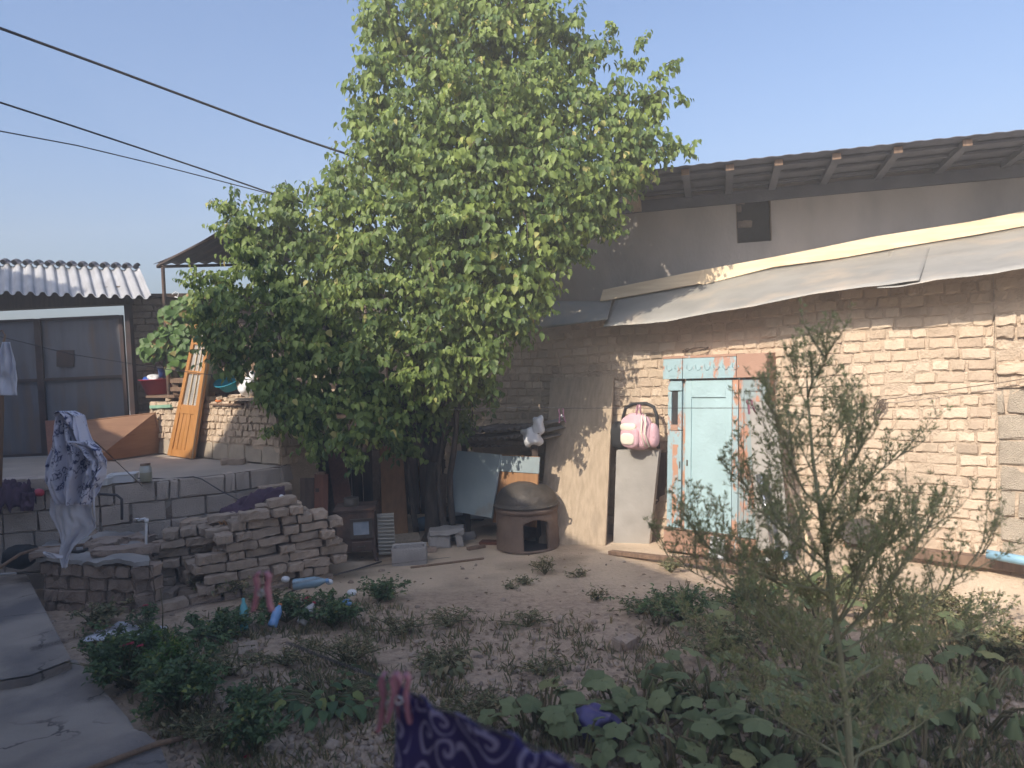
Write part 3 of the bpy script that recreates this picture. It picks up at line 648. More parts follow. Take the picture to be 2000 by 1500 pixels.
def twigs_leaves():
    pos, ax, up, sz, rv, tw = [], [], [], [], [], []
    for (u, v, r, d) in blobs:
        c = P(u, v, d); R_ = r*d/FPX
        n_ = int(.0155*r*r*(1.25 if r < 50 else 1)/1.40)+3
        for _ in range(n_):
            w_ = Vector((rnd.gauss(0, 1), rnd.gauss(0, 1), rnd.gauss(0, 1))).normalized()
            rr = rnd.random()**.45
            p = c+Vector((w_.x*R_, w_.y*min(R_*1.15, .62), w_.z*R_))*rr*.93
            dr = (w_*.8+Vector((rnd.gauss(0, .5), rnd.gauss(0, .5), rnd.gauss(.15, .45)))).normalized()
            L_ = rnd.uniform(.16, .36)*(.55 if r < 30 else 1)
            clr = rnd.random()
            pts = [p-dr*L_*.5]; q = pts[0].copy(); dd = dr.copy(); k_ = rnd.randint(8, 13)
            for i in range(k_):
                q = q+dd*(L_/k_); dd = (dd+Vector((0, 0, -.05))+Vector((rnd.gauss(0, .08), rnd.gauss(0, .08), rnd.gauss(0, .08)))).normalized(); pts.append(q.copy())
                side = dd.cross(Vector((0, 0, 1))); side = side.normalized() if side.length > .01 else Vector((1, 0, 0))
                sgn = 1 if i % 2 else -1
                a = (Vector((0, 0, -1))*rnd.uniform(.55, 1.3)+side*sgn*rnd.uniform(.2, .8)+dd*rnd.uniform(0, .5)+Vector((rnd.gauss(0, .25), rnd.gauss(0, .25), 0)))
                pos.append(q+side*sgn*.02); ax.append(a)
                o_ = Vector((w_.x*.7, w_.y*.5-.45, .55+.3*w_.z))+Vector((rnd.gauss(0, .45), rnd.gauss(0, .45), rnd.gauss(0, .3)))
                up.append(o_); sz.append(rnd.uniform(.042, .086)*(1.05 if r > 30 else .8)); rv.append(min(.999, max(0, clr*.6+rnd.random()*.4)) if rnd.random() > .012 else .99)
            tw.append(pts)
    return pos, ax, up, sz, rv, tw
_p, _a, _u2, _s, _rv, _tw = twigs_leaves()
_M = frames(np.array(_a), np.array(_u2), _s, np.array(_s)*NR.uniform(.6, 1.0, len(_s)))
scatter('crown', LEAF_V, LEAF_F, np.array(_p), _M, m_leaf, tree, _rv)
print('leaves', len(_p))
mb = MB()
for i, pts in enumerate(_tw):
    if i % 3 == 0: mb.tube([pts[0], pts[len(pts)//2], pts[-1]], [.004, .003, .0015], 3, cap=False)
mb.build('twigs', m_twig, tree)
# trunk and limbs
def limb(a, b, r0, r1, k=9, wob=.08):
    a = Vector(a); b = Vector(b); L_ = (b-a).length; out = []
    for i in range(k+1):
        t = i/k; q = a.lerp(b, t); q += Vector((noise.noise(q*1.3+Vector((3, 0, 0))), noise.noise(q*1.3+Vector((0, 7, 0))), noise.noise(q*1.3+Vector((0, 0, 9)))*.4))*wob*L_*math.sin(math.pi*t)*1.5
        out.append(q)
    return out, [r0+(r1-r0)*i/k for i in range(k+1)]
mb = MB(); t0 = tb.copy(); t0.z = -.05
fork = P(850, 900, 8.3)
pts, rr = limb(t0, fork, .09, .075, 8, .05); rr[0] = .13; mb.tube(pts, rr, 12)
limbs = []
def add_limb(a, b, r0, r1, depth=0):
    pts, rr = limb(a, b, r0, r1, 9, .10); mb.tube(pts, rr, 8); limbs.append(pts)
    if depth < 2:
        for _ in range(4):
            i = rnd.randint(3, 8); s_ = pts[i]; bl = min(blobs, key=lambda q: (P(q[0], q[1], q[3])-s_).length+rnd.uniform(0, 1.4))
            add_limb(s_, P(bl[0]+rnd.uniform(-20, 20), bl[1]+rnd.uniform(-20, 20), bl[3]), rr[i]*.6, .008, depth+1)
for (u, v, d, r) in ((800, 420, 7.6, .075), (960, 300, 7.5, .085), (1080, 380, 7.4, .06), (600, 560, 7.8, .06), (880, 120, 7.6, .06), (1010, 80, 7.5, .06), (700, 740, 7.8, .045)):
    add_limb(fork, P(u, v, d), r, .02)
# second and third stems rising from the ground beside the first
for (u0, v0_, d0, u1, v1_, d1, r) in ((880, 1045, 8.3, 905, 700, 7.7, .04), (815, 1040, 8.5, 760, 650, 8.0, .035), (862, 1040, 8.2, 875, 760, 7.9, .03)):
    a = P(u0, v0_, d0); a.z = -.03; pts, rr = limb(a, P(u1, v1_, d1), r, r*.5, 8, .05); mb.tube(pts, rr, 8)
mb.build('trunk', m_bark, tree, smooth=True)
# ================================================================ THINGS ALONG THE STOREHOUSE WALL
def gp0(u, v): q = gz(u, v); return q
def board(name, label, cat, tlp, trp, brp, blp, th, m, off=.05, parts=None, group=None, dirn=None, trapeze=None):
    """a board leaning on the storehouse wall; top pixels on the wall plane, bottom pixels on the ground"""
    A_, B_ = onR(*tlp, off), onR(*trp, off); C_, D_ = gz(*brp), gz(*blp)
    mb = MB(); nx, nz_ = 10, 20
    n_ = (B_-A_).cross(C_-A_).normalized(); n_ = n_ if n_.dot(A_-CP) > 0 else -n_
    f = lambda a, b: A_.lerp(B_, a).lerp(D_.lerp(C_, a), b)+n_*.004*noise.noise(Vector((a*3, b*5, th*50)))
    mb.grid(f, nx, nz_); mb.grid(lambda a, b: f(a, b)+n_*th, nx, nz_)
    k = nx+1; K = (nx+1)*(nz_+1)
    ring = [i for i in range(nx+1)]+[j*k+nx for j in range(1, nz_+1)]+[nz_*k+i for i in range(nx-1, -1, -1)]+[j*k for j in range(nz_-1, 0, -1)]
    mb.f += [(ring[i], ring[(i+1) % len(ring)], ring[(i+1) % len(ring)]+K, ring[i]+K) for i in range(len(ring))]; mb.m += [0]*len(ring)
    return tag(mb.build(name, m), label, cat, group), (A_, B_, C_, D_)
board('plywood_sheet', 'tall weathered plywood sheet leaning on the brick wall behind the hearth', 'board', (1076, 738), (1198, 735), (1182, 1066), (1052, 1062), .018, m_ply, .03)
board('grey_sheet', 'dented grey sheet panel leaning between the plywood and the blue wardrobe', 'panel', (1204, 880), (1287, 880), (1268, 1062), (1198, 1060), .045, m_greysheet, .26)
o, _ = board('grey_sheet', 'dark brown board half hidden behind the dented grey panel', 'panel', (1212, 888), (1300, 885), (1297, 1050), (1215, 1052), .02, m_dwood, .12)

# wardrobe: built in its own flat frame (s along, z up), leaning back a little on the wall
wA, wB = gz(1297, 1050), gz(1536, 1092)
wA = onR(1296, 1042, .34); wA.z = gheight(wA.x, wA.y); wB = wA+RD*.99
wt = onR(1283, 700, .30); wH = (wt.z-wA.z)
WX = RD; lean = Vector((RN.x*-.10, RN.y*-.10, 1)).normalized(); WY = -RN.copy()
WBD = .99
def wp(s, z, d=0): return wA+WX*s*WBD+lean*z*wH+WY*d
ward = empty('wardrobe', wA, 'old wardrobe in peeling pale blue paint with a wide and a narrow door', 'wardrobe')
def peel(name, c1, under, lo, hi, s=6, seed=0, rough=.55):
    m = mat(name, c1, tuple(q*.9 for q in c1), 4, bump=.25, bscale=28, rough=rough)
    nn = m.node_tree.nodes; L = m.node_tree.links; b = nn['Principled BSDF']; col = b.inputs['Base Color'].links[0].from_socket
    tc = nn.new('ShaderNodeTexCoord'); mp = nn.new('ShaderNodeMapping'); mp.inputs['Scale'].default_value = (1, 1, .35); mp.inputs['Location'].default_value = (seed, seed, 0); L.new(tc.outputs['Object'], mp.inputs[0])
    n1 = nn.new('ShaderNodeTexNoise'); n1.inputs['Scale'].default_value = s; n1.inputs['Detail'].default_value = 12; n1.inputs['Roughness'].default_value = .75; L.new(mp.outputs[0], n1.inputs['Vector'])
    mr = nn.new('ShaderNodeMapRange'); mr.inputs[1].default_value = lo; mr.inputs[2].default_value = hi; L.new(n1.outputs[0], mr.inputs[0])
    mx = nn.new('ShaderNodeMix'); mx.data_type = 'RGBA'; L.new(mr.outputs[0], mx.inputs[0]); L.new(col, mx.inputs[6]); mx.inputs[7].default_value = (*under, 1)
    L.new(mx.outputs[2], b.inputs['Base Color']); return m
m_wb = peel('peeling_blue_paint', (.33, .46, .48), (.44, .25, .18), .555, .585)
m_wb2 = peel('faded_blue_paint', (.39, .53, .54), (.44, .27, .19), .64, .67, 5, 3)
m_wb3 = peel('flaked_paint', (.35, .46, .48), (.48, .26, .17), .46, .49, 9, 7)
m_wor = peel('bare_orange_wood', (.40, .235, .165), (.40, .52, .54), .60, .63, 5, 5)
m_wgr = peel('greyed_blue_paint', (.30, .36, .36), (.46, .23, .15), .50, .54, 4, 9)
m_wdk = mat('dark_inside', (.05, .045, .045), (.03, .03, .03), 5)
def wbox(s0, s1, z0, z1, d0, d1, mb=None):
    mb = mb or MB(); c = [wp(s0, z0, d0), wp(s1, z0, d0), wp(s1, z1, d0), wp(s0, z1, d0)]
    return mb.slab(c, d1-d0, WY)
wbox(.01, .985, .06, .905, .035, .30).build('carcass', m_wb3, ward, bevel=.004)
dl = wbox(.02, .165, .14, .885, .0, .033)
# narrow door made of frame pieces round its window
mb = MB()
for z0, z1, s0, s1 in ((.14, .63, .02, .165), (.835, .885, .02, .165), (.635, .83, .02, .058), (.635, .83, .125, .165)): wbox(s0, s1, z0, z1, .002, .033, mb)
nd = mb.build('narrow_door', m_wb, ward, bevel=.002)
wbox(.075, .135, .16, .56, -.001, .0015).build('flaked_strip', m_wb3, nd)
wbox(.055, .128, .66, .83, .020, .030).build('window', m_wdk, nd)
wbox(.055, .128, .632, .66, -.004, .02).build('sill', m_wor, nd)
mb = MB(); mb.slab([wp(.148, .44, -.006), wp(.158, .44, -.006), wp(.158, .475, -.006), wp(.148, .475, -.006)], .006, WY); mb.build('handle', m_iron, nd)
# wide door with sunk panel
mb = MB()
for s0, s1, z0, z1 in ((.205, .265, .13, .885), (.605, .665, .13, .885), (.265, .605, .80, .885), (.265, .605, .13, .20)): wbox(s0, s1, z0, z1, .0, .033, mb)
wd = mb.build('wide_door', m_wb2, ward, bevel=.003)
wbox(.262, .608, .198, .802, .014, .03).build('door_panel', m_wb2, wd)
mb = MB(); mb.slab([wp(.222, .455, -.005), wp(.236, .455, -.005), wp(.236, .485, -.005), wp(.222, .485, -.005)], .005, WY); mb.build('keyhole_plate', m_iron, wd)
mb = MB(); wbox(.67, .725, .06, .885, .0, .033, mb); mb.build('stile', m_wb3, ward)
mb = MB()
for s0, s1, z0, z1 in ((.73, .775, .13, .885), (.93, .985, .13, .885), (.775, .93, .83, .885), (.775, .93, .13, .2)): wbox(s0, s1, z0, z1, .004, .033, mb)
rd = mb.build('narrow_door', m_wgr, ward, bevel=.002)
wbox(.77, .935, .19, .835, .016, .03).build('door_panel', m_wgr, rd)
# cornice pieces and the row of carved relief on them
for s0, s1, m_ in ((-.02, .185, m_wb), (.19, .715, m_wb), (.72, 1.0, m_wor)):
    cpc = wbox(s0, s1, .895, 1.0 if s0 < .7 else 1.01, -.03, .30).build('cornice', m_, ward, bevel=.004)
    if s0 < .7:
        mb = MB(); sc_ = s0+.03
        while sc_ < s1-.04:
            pts = [wp(sc_+.012*t_+.010*math.cos(t_*1.4), .948+.022*math.sin(t_*1.4)*(1-t_/9), -.033) for t_ in range(0, 8)]
            mb.tube(pts, .0035, 4); sc_ += .09
        mb.build('carving', m_, cpc)
mb = MB(); wbox(-.02, .72, 1.0, 1.012, -.035, .30, mb); mb.build('top_board', m_wor, ward)
mb = MB(); wbox(-.01, .99, .02, .125, .002, .28, mb); mb.build('plinth', m_wor, ward)
mb = MB(); wbox(.0, .7, .132, .138, -.006, .02, mb); wbox(.0, .7, .06, .066, -.006, .02, mb); mb.build('rail', m_wood, ward)
# bundle of twine on the wardrobe top
mb = MB(); tc_ = wp(.24, 1.03, .12)
for i in range(9):
    ph = rnd.uniform(0, 6); mb.tube([tc_+WX*(.13*math.cos(a*.7+ph))+Vector((0, 0, .02+.02*math.sin(a*1.1+ph)))+WY*.06*math.sin(a*.7+ph) for a in range(0, 8)], .004, 4)
tag(mb.build('wire_coil', m_dwood), 'loose coil of dark wire lying on top of the blue wardrobe', 'wire')
# grey board in front of wardrobe right side
def wboard(name, label, cat, us, d_bot, d_top, th, m):
    A_, B_, C_, D_ = us; q = [onR(*A_, d_top), onR(*B_, d_top), onR(*C_, d_bot), onR(*D_, d_bot)]
    return tag(MB().slab(q, th).build(name, m), label, cat)
wboard('grey_sheet', 'plain greyish brown panel leaning on the right side of the blue wardrobe', 'panel', ((1463, 785), (1512, 784), (1545, 1075), (1478, 1075)), .50, .36, .015, m_greypaint)
# white backpack with a black frame behind it, on the grey sheet panel
bk = empty('backpack', onR(1248, 876, .30), 'pink backpack with cream flap and pocket sitting on the grey panel beside the wardrobe', 'backpack')
kc = wl(bk)
def blob(c, sx, sy, sz, pw=2.6, n=22, m=14, lump=.03, X=RD, Yv=-RN, seed=0):
    """soft stuffed shape (superellipsoid)"""
    mb = MB()
    def fn(a, b):
        th = a*2*math.pi; ph = (b-.5)*math.pi
        def p_(x, e): return math.copysign(abs(x)**e, x)
        e = 2/pw; x = p_(math.cos(ph), e)*p_(math.cos(th), e); y = p_(math.cos(ph), e)*p_(math.sin(th), e); z = p_(math.sin(ph), e)
        q = X*x*sx+Yv*y*sy+Vector((0, 0, z*sz)); return c+q*(1+lump*noise.noise(q*14+Vector((seed, 0, 0)))*2)
    return mb.grid(fn, n, m)
z_ = Vector((0, 0, 1))
body = blob(kc+z_*.165+RN*.02, .165, .085, .175, 2.7, 40, 26, .04).build('body', m_pinkf, bk, smooth=True)
blob(kc+z_*.12+RN*.10-RD*.03, .10, .045, .105, 3, 26, 16, .03, seed=4).build('front_pocket', m_pinkf, bk, smooth=True)
blob(kc+z_*.105+RN*.142-RD*.04, .075, .012, .055, 3, 20, 10, .03, seed=2).build('pocket_patch', m_creamf, bk, smooth=True)
blob(kc+z_*.215+RN*.115-RD*.035, .085, .028, .04, 3, 20, 10, .04, seed=7).build('pocket_flap', m_creamf, bk, smooth=True)
blob(kc+z_*.13+RD*.17+RN*.0, .045, .06, .12, 2.5, 20, 12, .05, seed=9).build('side_pocket', m_pinkf, bk, smooth=True)
mb = MB(); 
for dx in (.06, .10): mb.tube([kc+z_*.33+RD*dx+RN*.03, kc+z_*.28+RD*(dx+.05)+RN*.11, kc+z_*.15+RD*(dx+.03)+RN*.10, kc+z_*.03+RD*(dx+.06)+RN*.08], .008, 6)
mb.build('strap', m_creamf, bk, smooth=True)
MB().tube([kc+z_*.33-RD*.02, kc+z_*.40-RD*.005, kc+z_*.42+RD*.02, kc+z_*.33+RD*.04], .008, 6).build('carry_loop', m_pinkf, bk, smooth=True)
tf_ = empty('luggage_frame', onR(1250, 880, .16), 'dark rounded carrying handle standing up behind the pink backpack', 'handle')
a_ = [onR(1217, 876, .16), onR(1217, 815, .16), onR(1222, 797, .16), onR(1236, 789, .16), onR(1262, 788, .16), onR(1277, 795, .16), onR(1283, 812, .16), onR(1286, 876, .16)]
MB().tube(a_, .017, 10).build('handle_tube', m_black, tf_, smooth=True)
blob(onR(1212, 850, .10), .10, .07, .14, 3, 20, 14, .05).build('dark_case', m_black, tf_, smooth=True)

# hearth with arched mouth and the upturned cauldron on it
hc = gz(1037, 1082); hc += Vector((-.02, .29, 0)); hc.z = gheight(hc.x, hc.y)
hr, hh = .29, .41
he = empty('hearth', hc, 'round clay hearth with an arched opening, standing in front of the plywood sheet', 'hearth')
dirc = math.atan2(-hc.y, -hc.x)+.30
def arch(a, b):
    th = (a*2*math.pi-math.pi); x = th*hr; z = b*hh; w_ = .135
    return abs(x) < w_ and z > .02 and z < (.27+.05*math.cos(x/w_*math.pi/2))
def hfn(a, b):
    th = dirc+(a*2*math.pi-math.pi); r_ = hr*(1.03-.06*b)+.008*noise.noise(Vector((a*9, b*5, 1)))
    return hc+Vector((math.cos(th)*r_, math.sin(th)*r_, b*hh))
MB().grid(hfn, 128, 44, skip=arch).build('clay_body', m_clay, he, smooth=True, solid=.045)
MB().lathe([(0, .004), (.25, .004), (.25, .012), (0, .014)], hc, 32).build('ash_bed', m_soot_shade, he)
MB().lathe([(.20, hh-.05), (.315, hh-.045), (.325, hh-.005), (.31, hh+.012), (.20, hh+.012)], hc, 48).build('rim', m_clay, he, smooth=True)
kz = hh+.014
ca = empty('cauldron', hc+z_*kz, 'upturned sooty iron cauldron covering the top of the round hearth', 'cauldron')
pr = [(.325, 0), (.335, .012), (.325, .022)]+[(.315*math.cos(t_*math.pi/2/12)**.85, .022+.215*math.sin(t_*math.pi/2/12)) for t_ in range(13)]
pr[-1] = (.001, .237)
MB().lathe(pr, hc+z_*kz, 56).build('shell', m_iron, ca, smooth=True)
for sg in (-1, 1):
    q = hc+z_*(kz+.014)+RD*sg*.325
    MB().tube([q-RN*.05, q+RD*sg*.035-RN*.03+z_*.01, q+RD*sg*.035+RN*.03+z_*.01, q+RN*.05], .009, 8).build('handle', m_iron, ca, smooth=True)

# stack of corrugated sheets on trestle of boards, left of the plywood
def cpt(u, v, off): return onR(u, v, off)
stk = [ ('corrugated_sheet', 'topmost rusty corrugated sheet of the pile left of the plywood', 828, .00), ('corrugated_sheet', 'second rusty corrugated sheet of the pile, under the topmost one', 843, .02), ('corrugated_sheet', 'third corrugated sheet down in the pile left of the plywood', 856, -.02)]
m_rsheet = mat('rusty_corrugated', (.17, .14, .12), (.10, .08, .07), 4, rough=.7, metal=.2, c3=(.26, .24, .22), s3=3, t3=(.5, .65))
for i, (nm, lb, v, sh) in enumerate(stk):
    A_, B_ = cpt(905, v+14, .62+sh), cpt(1052, v-4, .62+sh); z0 = A_.z
    def fn(a, b, A_=A_, B_=B_): q = A_.lerp(B_, a)-RN*(.55*b); q.z = A_.z+(B_.z-A_.z)*a*.8+.02*b+.016*math.sin(a*(B_-A_).length*2*math.pi/.09)-.03*math.sin(a*3.14); return q
    tag(MB().grid(fn, 120, 3).build(nm, m_rsheet, smooth=True, solid=.006), lb, 'metal sheet', 'pile of corrugated sheets')
tt = empty('bench', cpt(970, 1020, .40), 'rough dark timber bench frame carrying the pile of corrugated sheets', 'bench'); tt.location.z = 0
for u in (908, 1045):
    for of in (.15, .56):
        q = cpt(u, 900, of); MB().box((q.x, q.y, .5), (.06, .06, 1.0)).build('leg', m_dwood, tt)
a_, b_ = cpt(900, 870, .35), cpt(1050, 866, .35)
zz = 1.02
MB().slab([Vector((q.x, q.y, zz)) for q in (cpt(900, 880, .6), cpt(1050, 880, .6), cpt(1050, 880, .1), cpt(900, 880, .1))], .05, z_).build('bench_top', m_dwood, tt)
def lean2(name, label, cat, pix, top_off, bot_off, th, m, group=None):
    (A_, B_, C_, D_) = pix; q = [onR(*A_, top_off), onR(*B_, top_off), onR(*C_, bot_off), onR(*D_, bot_off)]
    return tag(MB().slab(q, th).build(name, m), label, cat, group)
lean2('blue_sheet', 'blue grey painted sheet leaning under the corrugated pile, dappled by leaf shade', 'panel', ((893, 880), (978, 888), (960, 1012), (873, 996)), .68, .86, .02, m_blueboard)
lean2('brown_sheet', 'brown wood panel leaning beside the blue grey sheet, behind the hearth', 'panel', ((976, 887), (1052, 892), (1046, 1030), (962, 1020)), .64, .80, .02, m_ochre)
lean2('blue_sheet', 'strip of blue painted board across the top of the brown panel', 'panel', ((978, 890), (1054, 893), (1052, 925), (974, 920)), .67, .69, .012, m_blueboard)
# white plastic sack over the end of the sheets
bg = onR(1038, 852, .60)
o = blob(bg, .12, .09, .10, 2.2, 36, 24, .22, seed=3).build('plastic_bag', m_white, smooth=True)
o2 = blob(bg+RD*.09+z_*.11, .07, .05, .10, 2.0, 26, 18, .25, seed=5)
tag(o, 'crumpled white plastic bag hanging off the end of the corrugated sheets', 'bag')
x_ = o2.build('bag_neck', m_white, o, smooth=True)
# long thin plank and pole lying on the ground in front
def gtube(name, label, cat, pts, r, m, lift=None, group=None, n=8):
    q = []
    for p in pts:
        g = gz(p[0], p[1]); g.z += (lift if lift is not None else r); q.append(g)
    return tag(MB().tube(q, r, n).build(name, m, smooth=True), label, cat, group)
def gplank(name, label, cat, u0, v0, u1, v1, w_, th, m, lift=0.0, group=None):
    a, b = gz(u0, v0), gz(u1, v1); a.z += lift; b.z += lift; t = (b-a).normalized(); s_ = Vector((-t.y, t.x, 0)).normalized()*w_/2
    return tag(MB().slab([a-s_, b-s_, b+s_, a+s_], th, z_).build(name, m, bevel=.003), label, cat, group)
gplank('plank', 'long grey plank lying on the ground in front of the wardrobe', 'plank', 1192, 1082, 1520, 1118, .07, .035, m_wood)
gplank('plank', 'thin bleached stick of wood lying on bare earth left of the hearth', 'plank', 802, 1110, 945, 1092, .03, .015, m_wood)
gplank('plank', 'dark baseboard lying along the foot of the wall right of the wardrobe', 'plank', 1330, 1096, 1500, 1112, .05, .03, m_dwood, .02)
# stuff right of the wardrobe
def wtube(name, label, cat, pts, r, m, n=10, parts=None): return tag(MB().tube([onR(u, v, o_) for u, v, o_ in pts], r, n).build(name, m, smooth=True), label, cat)
pt = wtube('metal_tube', 'shiny ribbed metal tube standing in front of the grey panel', 'tube', ((1486, 945, .58), (1500, 1010, .62), (1512, 1090, .66)), .020, m_steel)
x = MB().tube([onR(1483, 926, .575), onR(1487, 948, .58)], .034, 14).build('cap', m_steel, pt)
wtube('pole', 'thin whitish peeled pole leaning on the wall right of the wardrobe', 'pole', ((1527, 905, .05), (1542, 960, .12), (1575, 1050, .30), (1582, 1080, .34)), .014, m_cream)
wtube('pole', 'second pale stick leaning on the wall behind the feathery bush', 'pole', ((1651, 845, .05), (1640, 920, .12), (1628, 975, .2)), .012, m_cream)
lean2('blue_board', 'narrow faded blue board standing by the ribbed metal tube', 'board', ((1524, 1022), (1541, 1022), (1545, 1092), (1528, 1092)), .40, .50, .015, mat('faded_blue', (.25, .36, .50)))
lean2('brown_board', 'small reddish board leaning on the wall under the dark pan', 'board', ((1650, 1045), (1715, 1050), (1722, 1120), (1640, 1115)), .10, .30, .02, m_ochre)
pn = onR(1676, 1038, .16)
o = MB().lathe([(.001, -.03), (.08, -.026), (.145, .0), (.15, .006), (.145, .008), (.08, -.016), (.001, -.02)], pn, 40, axis=(RN*.55+z_*.9).normalized()).build('pan', m_iron, smooth=True); tag(o, 'dark round shallow pan hanging against the wall behind the bush', 'pan')
lean2('plastic_bag', 'small white plastic rag on the ground before the wardrobe plinth', 'bag', ((1388, 1046), (1414, 1052), (1412, 1092), (1384, 1086)), .50, .55, .03, m_white)
o = blob(gz(1490, 1102)+z_*.03, .07, .04, .035, 2.2, 20, 12, .2).build('paper_scrap', m_white, smooth=True); tag(o, 'flattened white carton lying at the foot of the ribbed tube', 'carton')
o = blob(gz(1335, 1095)+z_*.02, .05, .03, .025, 2.4, 20, 12, .2).build('plastic_bottle', mat('green_plastic', (.06, .28, .14), rough=.3), smooth=True); tag(o, 'crushed green plastic bottle on the ground near the wardrobe foot', 'bottle')
# beam and pale blue pipe along the wall foot at the right
bmz = lambda u, v, of: onR(u, v, of)
q = [bmz(1760, 1070, .35), bmz(2150, 1118, .35), bmz(2150, 1142, .35), bmz(1760, 1086, .35)]
tag(MB().slab(q, .09).build('beam', m_wood), 'long brown timber beam lying along the foot of the wall at the right', 'beam')
tag(MB().tube([onR(1928, 1082, .46), onR(2000, 1095, .48), onR(2180, 1124, .5)], .033, 14).build('pipe', mat('pale_blue_plastic', (.30, .50, .62), rough=.4), smooth=True), 'pale blue plastic pipe resting on the timber beam at the right', 'pipe')
# rope nailed across the wall with a hanging tuft
pts = [onR(1718, 782, .03), onR(1760, 776, .05), onR(1850, 762, .06), onR(1950, 748, .06), onR(2060, 730, .05)]
rp = tag(MB().tube(pts, .003, 6).build('rope', m_twig), 'thin brown rope strung along the brick wall above the bush', 'rope')
mb = MB()
for i in range(14): mb.tube([onR(1718+rnd.uniform(-14, 14), 779, .04), onR(1718+rnd.uniform(-14, 18), 792, .06), onR(1716+rnd.uniform(-14, 16), rnd.uniform(800, 818), .05)], .003, 4)
mb.build('frayed_tuft', m_twig, rp)
tag(MB().tube([onR(1684, 776, .02), onR(1686, 792, .02)], .014, 8).build('peg', m_redwood), 'small red brown wooden peg stuck in the wall beside the rope end', 'peg')

# ================================================================ DARK CORNER UNDER THE TREE
sh = empty('dark_backing', P(720, 1030, 10.2), 'dark low board backing added behind the shaded corner under the tree', 'dark_backing'); sh.location.z = 0  # dark boards added as backing for the shaded background
s0, s1 = P(552, 900, 9.6), P(905, 900, 9.55)
def svert(q, z): return Vector((q.x, q.y, z))
for i in range(16):
    a, b = s0.lerp(s1, i/16+.004), s0.lerp(s1, (i+1)/16-.004); of = Vector((0, rnd.uniform(-.02, .02), 0))
    MB().slab([svert(a, 0)+of, svert(b, 0)+of, svert(b, 1.62+rnd.uniform(-.05, .05))+of, svert(a, 1.62)+of], .03).build('wall_board', m_dwood, sh)
MB().slab([svert(s0, 1.66)-Vector((0, .35, 0)), svert(s1, 1.66)-Vector((0, .35, 0)), svert(s1, 1.74)+Vector((0, .9, 0)), svert(s0, 1.74)+Vector((0, .9, 0))], .05, z_).build('roof', m_dwood, sh)
def prop(name, label, cat, pix, d_top, d_bot, th, m, holes=None):
    A_, B_, C_, D_ = pix; q = [P(*A_, d_top), P(*B_, d_top)]
    for p in (C_, D_):
        g = P(*p, d_bot); g.z = gheight(g.x, g.y); q.append(g)
    return tag(MB().slab(q, th).build(name, m, bevel=.003), label, cat), q
prop('plank', 'wide reddish brown plank leaning steeply under the tree behind the iron stove', 'plank', ((635, 860), (668, 858), (700, 1010), (664, 1020)), 9.2, 8.0, .03, m_redwood)
prop('plank', 'narrow brown plank leaning left of the wide reddish one under the tree', 'plank', ((596, 835), (612, 835), (634, 1000), (618, 1004)), 9.2, 8.2, .03, m_wood)
prop('plank', 'dark broad board leaning behind the two brown planks', 'plank', ((612, 860), (646, 860), (672, 1020), (622, 1020)), 9.35, 8.5, .03, m_dwood)
prop('orange_sheet', 'orange brown panel standing upright under the tree right of the stove', 'panel', ((742, 872), (785, 868), (797, 1030), (746, 1034)), 8.9, 8.5, .03, m_ochre)
prop('board', 'dark narrow board standing left of the orange brown panel', 'board', ((726, 880), (741, 880), (744, 1036), (730, 1036)), 9.1, 8.7, .03, m_wood)
prop('board', 'grey board leaning against the tree trunk in the shade', 'board', ((842, 930), (872, 925), (870, 1010), (836, 1012)), 8.9, 8.6, .02, m_ply if False else m_wood)
# wooden chest panel with a square hole
bq = P(612, 1110, 7.6); bq.z = 0
bxr = empty('crate', bq, 'upright brown wooden crate with a small square hole, right behind the brick stack', 'crate')
def cr_(u0, v0, u1, v1, d, th): return MB().slab([P(u0, v0, d), P(u1, v0, d), P(u1, v1, d), P(u0, v1, d)], th)
cr_(614, 926, 640, 1110, 7.75, .03).build('front_board', m_redwood, bxr)
cr_(586, 934, 613, 1110, 7.78, .03).build('side_board', m_dwood, bxr)
cr_(616, 954, 623, 961, 7.745, .004).build('hole', m_soot_shade, bxr)  # dark square laid on the front board paints the shade of the hole
cr_(618, 922, 634, 927, 7.72, .05).build('cap_board', m_wood, bxr)
cr_(588, 936, 638, 1100, 8.05, .02).build('back_board', m_dwood, bxr)

# iron stove on legs with a broken door
sg = G(700, 1098); sg.z = gheight(sg.x, sg.y)
sv = empty('stove', sg, 'rusty iron stove on splayed legs with a small glass door, next to the brick stack', 'stove')
sd_ = 7.75; SX = Vector((.985, .12, 0)).normalized(); SY = Vector((-.12, .985, 0)).normalized()
def sp(x, y, z): return sg+SX*x+SY*y+z_*z
def sbox(x0, x1, y0, y1, z0, z1, mb=None, ins=0):
    mb = mb or MB(); vs = [sp(x, y, z) for x in (x0, x1) for y in (y0, y1) for z in (z0, z1)]
    return mb.add(vs, [(0, 1, 3, 2), (4, 6, 7, 5), (0, 4, 5, 1), (2, 3, 7, 6), (0, 2, 6, 4), (1, 5, 7, 3)])
sbox(-.20, .17, .0, .42, .10, .50).build('firebox', m_rust, sv, bevel=.006)
sbox(-.22, .19, -.015, .44, .50, .52).build('top_plate', m_rust, sv, bevel=.003)
mb = MB(); sbox(-.06, .15, -.022, -.002, .40, .425, mb); sbox(-.06, -.03, -.022, -.002, .27, .40, mb); sbox(.12, .15, -.022, -.002, .27, .40, mb); sbox(-.06, .15, -.022, -.002, .235, .27, mb)
fd = mb.build('door_frame', m_iron, sv)
sbox(-.03, .12, -.014, -.004, .27, .40).build('glass', mat('dusty_glass', (.20, .25, .31), (.33, .37, .42), 9, rough=.2, spec=.6), fd)
sbox(-.05, .14, -.03, -.002, .115, .205).build('ash_drawer', m_rust, sv, bevel=.004)
